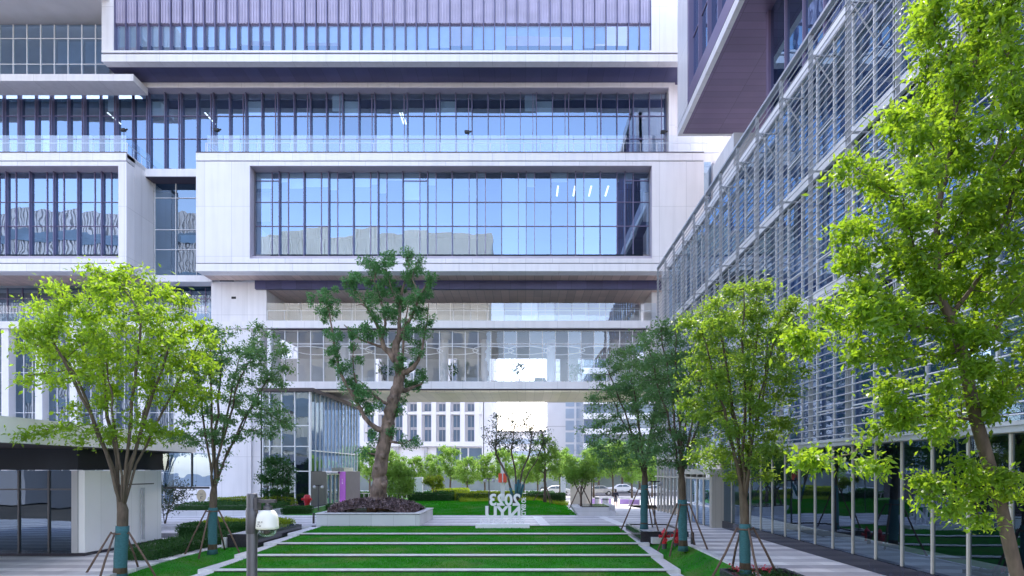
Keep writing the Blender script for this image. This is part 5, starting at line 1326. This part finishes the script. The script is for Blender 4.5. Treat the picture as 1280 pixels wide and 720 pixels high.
# notice disc by the left wall
ns_ = thing('notice_board', 'round edged beige notice board at the white wall behind the dark tree', 'notice board', (X_(252, 46), 46, 0))
x = X_(252, 46); m = MB(); pts = [(x+.36*math.cos(a)*1.0, 1.05+.48*math.sin(a)) for a in [k*math.pi/12 for k in range(24)]]; m.prism(pts, 'Y', 45.95, 46.0); m.build('board', pbr('beige_board', (.42, .36, .24), .6, var=.1), ns_)
m = MB(); m.box(x-.04, x+.04, 46.0, 46.06, 0, 1.0); m.build('post', GREYP, ns_)
m = MB(); m.box(x-.1, x+.12, 45.94, 45.949, 1.15, 1.19); m.box(x-.02, x+.12, 45.94, 45.949, .98, 1.02); m.box(x-.06, x, 45.94, 45.949, .8, .98); m.build('board_mark', DARKP, ns_)

# red sign on a pale column
rs = thing('column_sign', 'red box sign on a pale column behind the letters', 'sign', (X_(628.3, 49), 49, .5)); x = X_(628.3, 49)
m = MB(); m.box(x-.16, x+.16, 48.95, 49.15, .3, 3.7); m.build('column', FARW, rs, bevel=.02)
for s in (-1, 1):
    m = MB(); m.box(x+s*.05, x+s*.34, 48.8, 48.94, 2.0, 2.75); m.build('red_panel', ORANGE, rs, bevel=.02)
m = MB(); m.box(x-.045, x+.045, 48.82, 48.94, 2.0, 2.75); m.build('centre_stripe', FARW, rs)

# white portal posts and wall
wpz = thing('portal_wall', 'white portal post with beige wall panel right of the mound', 'wall', (X_(715, 55), 55, 0))
m = MB(); m.box(X_(701, 55), X_(707, 55), 54.9, 55.4, -.2, 2.35); m.box(X_(707, 55), X_(713, 55), 54.95, 55.3, 2.1, 2.34); m.build('portal_post', FARW, wpz)
m = MB(); m.box(X_(713, 55), X_(739.5, 55), 55, 55.25, -.2, 2.3); m.build('wall_panel', pbr('portal_beige', (.52, .47, .38), .7, var=.06), wpz)
wq = thing('white_pillar', 'white free standing pillar left of the cloud pruned tree', 'pillar', (X_(523, 56), 56, 0))
m = MB(); m.box(X_(518.5, 56), X_(528.5, 56), 55.8, 56.2, 0, 2.35); m.build('shaft', FARW, wq, bevel=.02)
m = MB(); m.box(X_(509, 56), X_(518.3, 56), 55.9, 56.1, 2.1, 2.33); m.build('lintel', BEIGE, wq)
# street fence with purple panels
fe = thing('street_fence', 'grey street railing along the far side of the mound', 'fence', (-8, 62.5, -.6))
m = MB(); m.box(-24, 5.5, 62.48, 62.52, .55, .62); m.box(-24, 5.5, 62.48, 62.52, -.4, -.35); m.build('rail', STEELW, fe)
for k in range(60): MB().box(-24+k*.5-.02, -24+k*.5+.02, 62.46, 62.54, -.6, .56).build('baluster', STEELW, fe)
hb = [(744, 62.5), (757.5, 62.8), (781, 61.5), (793, 60.5)]
for i, (px, D) in enumerate(hb):
    x = X_(px, D); t = thing('purple_barrier', ['purple street barrier panel nearest the bench planter', 'purple street barrier panel just left of the walking person', 'purple street barrier panel just right of the walking person', 'purple street barrier panel by the entrance glass'][i], 'barrier', (x, D, -.6), 'purple barriers at the street')
    MB().box(x-.5, x+.5, D-.03, D+.03, -.5, .02).build('panel', pbr('lilac_panel', (.42, .28, .60), .5) if i == 0 else MATS['lilac_panel'], t)
    m = MB(); m.box(x-.55, x-.5, D-.04, D+.04, -.6, .1); m.box(x+.5, x+.55, D-.04, D+.04, -.6, .1); m.build('frame', STEELW, t)

# cars
def car(px, D, mat, label, rz=0.0, sx=1.0):
    x = X_(px, D); z = -.62; t = thing('parked_car', label, 'car', (x, D, z), 'cars on the street')
    prof = [(-2.2,.32),(-2.25,.6),(-2.15,.82),(-1.2,.95),(-.55,1.38),(.65,1.42),(1.45,1.0),(2.15,.86),(2.25,.55),(2.2,.32)]
    m = MB(); m.prism([(x+a*sx, z+b) for a, b in prof], 'Y', D-.85, D+.85); m.build('body', mat, t, bevel=.06)
    for s in (-1, 1):
        m = MB(); m.prism([(x+a*sx, z+b) for a, b in [(-1.02,.98),(-.5,1.3),(.02,1.33),(.02,.98)]], 'Y', D+s*.853, D+s*.858); m.prism([(x+a*sx, z+b) for a, b in [(.08,.98),(.08,1.33),(.6,1.35),(1.2,1.0)]], 'Y', D+s*.853, D+s*.858); m.build('side_window', FARGL, t)
    for a in (-1.4, 1.4):
        for s in (-1, 1):
            w = MB(); w.tube([(x+a*sx, D+s*.7, z+.33), (x+a*sx, D+s*.88, z+.33)], .33, 18); wo = w.build('wheel', RUBB, t)
            MB().tube([(x+a*sx, D+s*.881, z+.33), (x+a*sx, D+s*.89, z+.33)], .2, 12).build('rim', CARS, wo)
    for s in (-1, 1): MB().box(x-2.27*sx, x-2.2*sx, D+s*.5, D+s*.78, z+.62, z+.76).build('headlight', SIGNW, t)
car(694, 87, CARW, 'white car at the street left of the white portal')
car(748, 86.5, CARS, 'silver car at the street behind the bench planter')
car(777, 96, CARW, 'white car at the street behind the walking person')
car(815, 88, CARW, 'white car seen behind the entrance glass at right')

# walking person
pe_ = thing('person', 'person in dark jacket and grey skirt walking on the path towards the street', 'person', (X_(769.5, 56), 56, gz(8.5, 56)))
PX, PY, PZ = X_(769.5, 56), 56.0, gz(8.5, 56)
def skinmesh(name, verts, edges, radii, mat, root, parent, sub=2):
    me = bpy.data.meshes.new(name); me.from_pydata([(PX+a, PY+b, PZ+c) for a, b, c in verts], edges, []); o = bpy.data.objects.new(name, me); COL.objects.link(o)
    sm_ = o.modifiers.new('skin', 'SKIN'); sl_ = me.skin_vertices[0].data if me.skin_vertices else None
    if sl_ is None:
        bm_ = __import__('bmesh').new(); bm_.from_mesh(me); bm_.verts.layers.skin.verify(); bm_.to_mesh(me); bm_.free(); sl_ = me.skin_vertices[0].data
    for i, r in enumerate(radii): sl_[i].radius = (r, r) if not hasattr(r, '__len__') else r
    sl_[root].use_root = True
    sb_ = o.modifiers.new('sub', 'SUBSURF'); sb_.levels = sub; sb_.render_levels = sub; me.materials.append(mat)
    o.parent = parent; o.matrix_parent_inverse = wm(parent).inverted()
    return o
bv = [(0,0,.92),(0,0,1.12),(0,0,1.32),(0,0,1.45),(0,-.01,1.53),(0,-.02,1.62),(.09,0,.86),(.10,.08,.48),(.10,.02,.09),(.10,-.1,.04),(-.09,0,.86),(-.09,-.1,.48),(-.09,.12,.10),(-.09,.02,.04),(.17,0,1.36),(.23,-.02,1.1),(.17,-.16,.98),(-.17,0,1.36),(-.23,-.02,1.1),(-.16,-.17,.98),(.14,-.22,.97),(-.13,-.23,.97)]
be = [(0,1),(1,2),(2,3),(3,4),(4,5),(0,6),(6,7),(7,8),(8,9),(0,10),(10,11),(11,12),(12,13),(2,14),(14,15),(15,16),(16,20),(2,17),(17,18),(18,19),(19,21)]
br_ = [.13,.11,.13,.06,.055,.10,.085,.055,.038,.035,.085,.055,.038,.035,.055,.042,.032,.055,.042,.032,.03,.03]
skinmesh('body', bv, be, br_, SKIN, 0, pe_)
skinmesh('jacket', [(0,0,.92),(0,0,1.12),(0,0,1.32),(0,0,1.42),(.18,0,1.37),(.24,-.02,1.1),(.18,-.14,1.0),(-.18,0,1.37),(-.24,-.02,1.1),(-.17,-.15,1.0)], [(0,1),(1,2),(2,3),(2,4),(4,5),(5,6),(2,7),(7,8),(8,9)], [.16,.14,.165,.07,.075,.06,.046,.075,.06,.046], NAVY, 0, pe_)
m = MB(); m.lathe([(.14, .98), (.17, .85), (.20, .55), (.19, .54)], 16, (0, 0)); m.v = [(PX+a, PY+b, PZ+c) for a, b, c in m.v]; m.build('skirt', GREYC, pe_, smooth=True)
m = MB(); m.lathe([(.002, 1.765), (.07, 1.745), (.113, 1.67), (.115, 1.6), (.10, 1.48), (.08, 1.45)], 16, (0, .02)); m.v = [(PX+a, PY+b, PZ+c) for a, b, c in m.v]; m.build('hair', HAIR, pe_, smooth=True)

# small cctv cameras on the balconies
def cctv(px, py, D, z0, label):
    x = X_(px, D); zc = Z_(py, D); t = thing('balcony_camera', label, 'security camera', (x, D, z0), 'small cameras on balcony edges')
    MB().tube([(x, D, z0), (x, D, zc)], .03, 6).build('stand', BLACK, t)
    m = MB(); m.box(x-.28, x+.12, D-.12, D+.12, zc, zc+.2); m.tube([(x+.12, D, zc+.1), (x+.3, D, zc+.16)], .07, 8); m.build('camera_body', BLACK, t)
zz0 = 29.78
cctv(155, 164, 50.3, zz0, 'small black camera at the corner of the left balcony')
cctv(272, 164, 50.35, zz0, 'small black camera at the left end of the main balcony')
cctv(585, 166.5, 50.35, zz0, 'small black camera at the middle of the main balcony')
cctv(830, 166.5, 50.35, zz0, 'small black camera at the right end of the main balcony')
cctv(294, 374, 52.9, 16.2, 'small black camera before the white pier above the left trees')
# plants in the bridge gallery
def potplant(px, D, label, seed):
    x = X_(px, D); z0 = zg0; rng = np.random.default_rng(seed); t = thing('potted_plant', label, 'potted plant', (x, D, z0), 'potted plants in the bridge gallery')
    MB().lathe([(.001, z0), (.2, z0), (.26, z0+.75), (.22, z0+.75), (.2, z0+.6)], 16, (x, D)).build('pot', WPLAIN, t, smooth=True)
    m = MB(); ends = []
    for k in range(7):
        a = k*.9; e = np.array([x+.55*math.cos(a)*rng.uniform(.4, 1), D+.5*math.sin(a), z0+rng.uniform(1.5, 2.4)]); m.tube([(x, D, z0+.6), (x*.6+e[0]*.4, D*.6+e[1]*.4, z0+1.3), e], .018, 4); ends.append(e)
    m.build('stems', BARK2, t)
    P = np.repeat(np.array(ends), 9, 0)+rng.normal(size=(63,3))*.16; V, Fq = leaves(rng, P, .42, aspect=.4); mesh_np('foliage', V, Fq, LEAF_H, t)
potplant(649.5, 57.5, 'potted plant in the bridge gallery before the bright opening', 1)
potplant(719, 57.5, 'potted plant in the bridge gallery near its right end', 2)
potplant(564, 57.5, 'potted plant in the bridge gallery right of the big tree', 3)
potplant(481, 57.5, 'potted plant in the bridge gallery left of the big trunk', 4)
# gallery seats
for i, (px, lab) in enumerate([(590, 'pale sofa in the bridge gallery left of the middle column'), (675, 'dark armchair in the bridge gallery beside the bright opening'), (455, 'pale sofa in the bridge gallery behind the tree limb')]):
    x = X_(px, 56); t = thing('lounge_seat', lab, 'sofa', (x, 56, zg0), 'lounge seats in the bridge gallery'); w = .9 if i != 1 else .5
    mt = ROOML if i != 1 else DARKP
    MB().box(x-w, x+w, 55.6, 56.3, zg0+.15, zg0+.45).build('seat', mt, t, bevel=.04); MB().box(x-w, x+w, 56.3, 56.5, zg0+.15, zg0+.9).build('backrest', mt, t, bevel=.04)
    for s in (-1, 1): MB().box(x+s*w-.06, x+s*w+.06, 55.65, 56.25, zg0+.0, zg0+.62).build('armrest', mt, t, bevel=.03)

# ================================================================== FAR BUILDINGS
fb = thing('hotel_block', 'far white block with vertical fins and tall narrow windows behind the bridge', 'building', (-16, 110, -.6))
D = 110; fX = lambda p: X_(p, D); fZ = lambda y: Z_(y, D)
m = MB(); m.box(-60, fX(603), D+.6, D+22, -.6, 42); m.build('wall', FARW, fb)
m = MB(); 
for p in range(470, 605, 18): m.box(fX(p-2.9), fX(p+2.9), D, D+.6, fZ(552), 41.9)
for p in range(452, 250, -18): m.box(fX(p-2.9), fX(p+2.9), D, D+.6, fZ(552), 41.9)
m.build('pilaster', FARW, fb)
m = MB(); m.box(-60, fX(603), D-.1, D+.6, fZ(558), fZ(552)); m.box(-60, fX(603), D+.1, D+.6, fZ(518), fZ(515)); m.build('cornice', FARW, fb)
m = MB()
for p in list(range(470, 590, 18)): m.box(fX(p+3), fX(p+6.2), D+.35, D+.55, fZ(552)+.02, 41)
m.build('screen_panel', FARG, fb)
for p in range(452, 590, 18):
    for (a, b) in ((552, 519), (514, 492), (488, 466), (462, 440)):
        w = MB().quad((fX(p+6.5), D+.5, fZ(a)+.05), (fX(p+14.5), D+.5, fZ(a)+.05), (fX(p+14.5), D+.5, fZ(b)), (fX(p+6.5), D+.5, fZ(b))).build('window', FARGL, fb)
        f = MB(); f.box(fX(p+10.4), fX(p+10.9), D+.42, D+.49, fZ(a)+.05, fZ(b)); zmid = (fZ(a)+fZ(b))/2; f.box(fX(p+6.5), fX(p+14.5), D+.42, D+.48, zmid-.25, zmid+.25); f.build('frame', FARG, w)
for p in (566, 576, 586, 594, 545):
    w = MB().quad((fX(p), D+.5, fZ(582)), (fX(p+8), D+.5, fZ(582)), (fX(p+8), D+.5, fZ(560)), (fX(p), D+.5, fZ(560))).build('window', FARGL, fb)
m = MB()
for p in (494, 530, 560): m.box(fX(p), fX(p+4), D+.1, D+.55, -.6, fZ(559)); 
m.build('base_pier', FARG, fb)
m = MB(); m.box(fX(604), fX(615), D+2, D+20, -.6, 40); m.build('side_wing', FARW, fb)
ft = thing('pale_tower', 'far pale tower with one blue grey window strip right of the sky gap', 'tower', (8, 160, -.6)); D = 160; fX = lambda p: X_(p, 160); fZ = lambda y: Z_(y, 160)
m = MB(); m.box(fX(684), fX(731), D, D+20, -.6, 75); m.build('wall', FARW, ft)
m = MB()
for k in range(22): m.box(fX(707), fX(717.5), D-.1, D-.02, 1+k*3.2, 3.6+k*3.2)
m.build('window_strip', FARBL, ft)
m = MB()
for k in range(22): m.box(fX(722), fX(725), D-.1, D-.02, 1.4+k*3.2, 2.6+k*3.2)
m.build('small_windows', FARG, ft)
m = MB()
for k in range(12): m.box(fX(684), fX(731), D-.06, D-.01, 2+k*6.4, 2.12+k*6.4)
m.build('joint_band', FARG, ft)
fg = thing('glass_tower', 'far blue banded tower partly hidden by the right trees', 'tower', (18, 130, -.6)); D = 130; fX = lambda p: X_(p, 130)
m = MB(); m.box(fX(730), fX(880), D, D+20, -.6, 70); m.build('wall', FARGL, fg)
for k in range(20): MB().box(fX(730)-.15, fX(880)+.1, D-.3, D-.0, 1+k*3.3, 2.3+k*3.3).build('floor_band', FARW, fg)
fd = thing('horizon_glow_cover', 'added pale low block covering the yellow horizon glow behind the multi stemmed tree', 'building', (0, 200, -.6)); D = 200  # added block, hides the yellow glow low in the sky
m = MB(); m.box(X_(598, D), X_(700, D), D, D+15, -.6, Z_(541, D)); m.build('wall', FARW, fd)
for k in range(4):
    m = MB(); m.box(X_(600, D), X_(698, D), D-.12, D-.02, Z_(600-k*15, D), Z_(594-k*15, D)); m.build('window_band', FARBL, fd)
m = MB(); m.box(X_(598, D)-.3, X_(700, D)+.3, D-.4, D+15, Z_(541, D), Z_(541, D)+.6); m.build('roof', FARG, fd)
fw = thing('far_wall', 'low pale boundary wall across the street', 'wall', (0, 104, -.6)); m = MB(); m.box(-60, 60, 107.5, 108, -.6, 2.6); m.build('wall', pbr('pale_boundary', (.20,.24,.23), .8, var=.15, scale=.4), fw)
m = MB(); m.box(-60.05, 60.05, 107.4, 108.1, 2.6, 2.75); m.build('coping', FARG, fw)

# ================================================================== CAMERA, SKY, SUN
cam_d = bpy.data.cameras.new('camera'); cam_o = bpy.data.objects.new('camera', cam_d); COL.objects.link(cam_o)
cam_o.location = (0, 0, HC); cam_o.rotation_euler = (R(90), 0, 0)
cam_d.sensor_width = 36; cam_d.lens = 36*F/1280; cam_d.shift_x = (640-VX)/1280; cam_d.shift_y = (VY-360)/1280
cam_d.clip_start = .1; cam_d.clip_end = 5000
SC.camera = cam_o
EL, AZ = 54.0, 4.0            # sun ahead of the camera, a little to the right
w = bpy.data.worlds.new('World'); SC.world = w; w.use_nodes = True; n, l = w.node_tree.nodes, w.node_tree.links
sky = n.new('ShaderNodeTexSky'); sky.sky_type = 'NISHITA'; sky.sun_disc = False; sky.sun_elevation = R(EL); sky.sun_rotation = R(AZ)
sky.air_density = 1.0; sky.dust_density = 1.0; sky.ozone_density = .8
tint = n.new('ShaderNodeMix'); tint.data_type = 'RGBA'; tint.blend_type = 'MULTIPLY'; tint.inputs[0].default_value = 1.0
tint.inputs[7].default_value = (1.14, .945, .865, 1); l.new(sky.outputs[0], tint.inputs[6]); l.new(tint.outputs[2], n['Background'].inputs[0]); n['Background'].inputs[1].default_value = SKY
sd = bpy.data.lights.new('sun', 'SUN'); sd.energy = SUN; sd.angle = R(.5); sd.color = (1, .95, .87)
so = bpy.data.objects.new('sun', sd); COL.objects.link(so)
dirv = Vector((math.sin(R(AZ))*math.cos(R(EL)), math.cos(R(AZ))*math.cos(R(EL)), math.sin(R(EL))))
so.rotation_euler = dirv.to_track_quat('Z', 'Y').to_euler(); so.location = (10, 60, 80)
SC.view_settings.view_transform = 'Standard'; SC.view_settings.look = 'None'; SC.view_settings.exposure = 0; SC.view_settings.gamma = 1
SC.render.engine = 'CYCLES'
cy = SC.cycles; cy.use_denoising = True; cy.max_bounces = 8; cy.transparent_max_bounces = 16; cy.glossy_bounces = 4; cy.diffuse_bounces = 4; cy.transmission_bounces = 4
cy.caustics_reflective = False; cy.caustics_refractive = False; cy.sample_clamp_indirect = 6
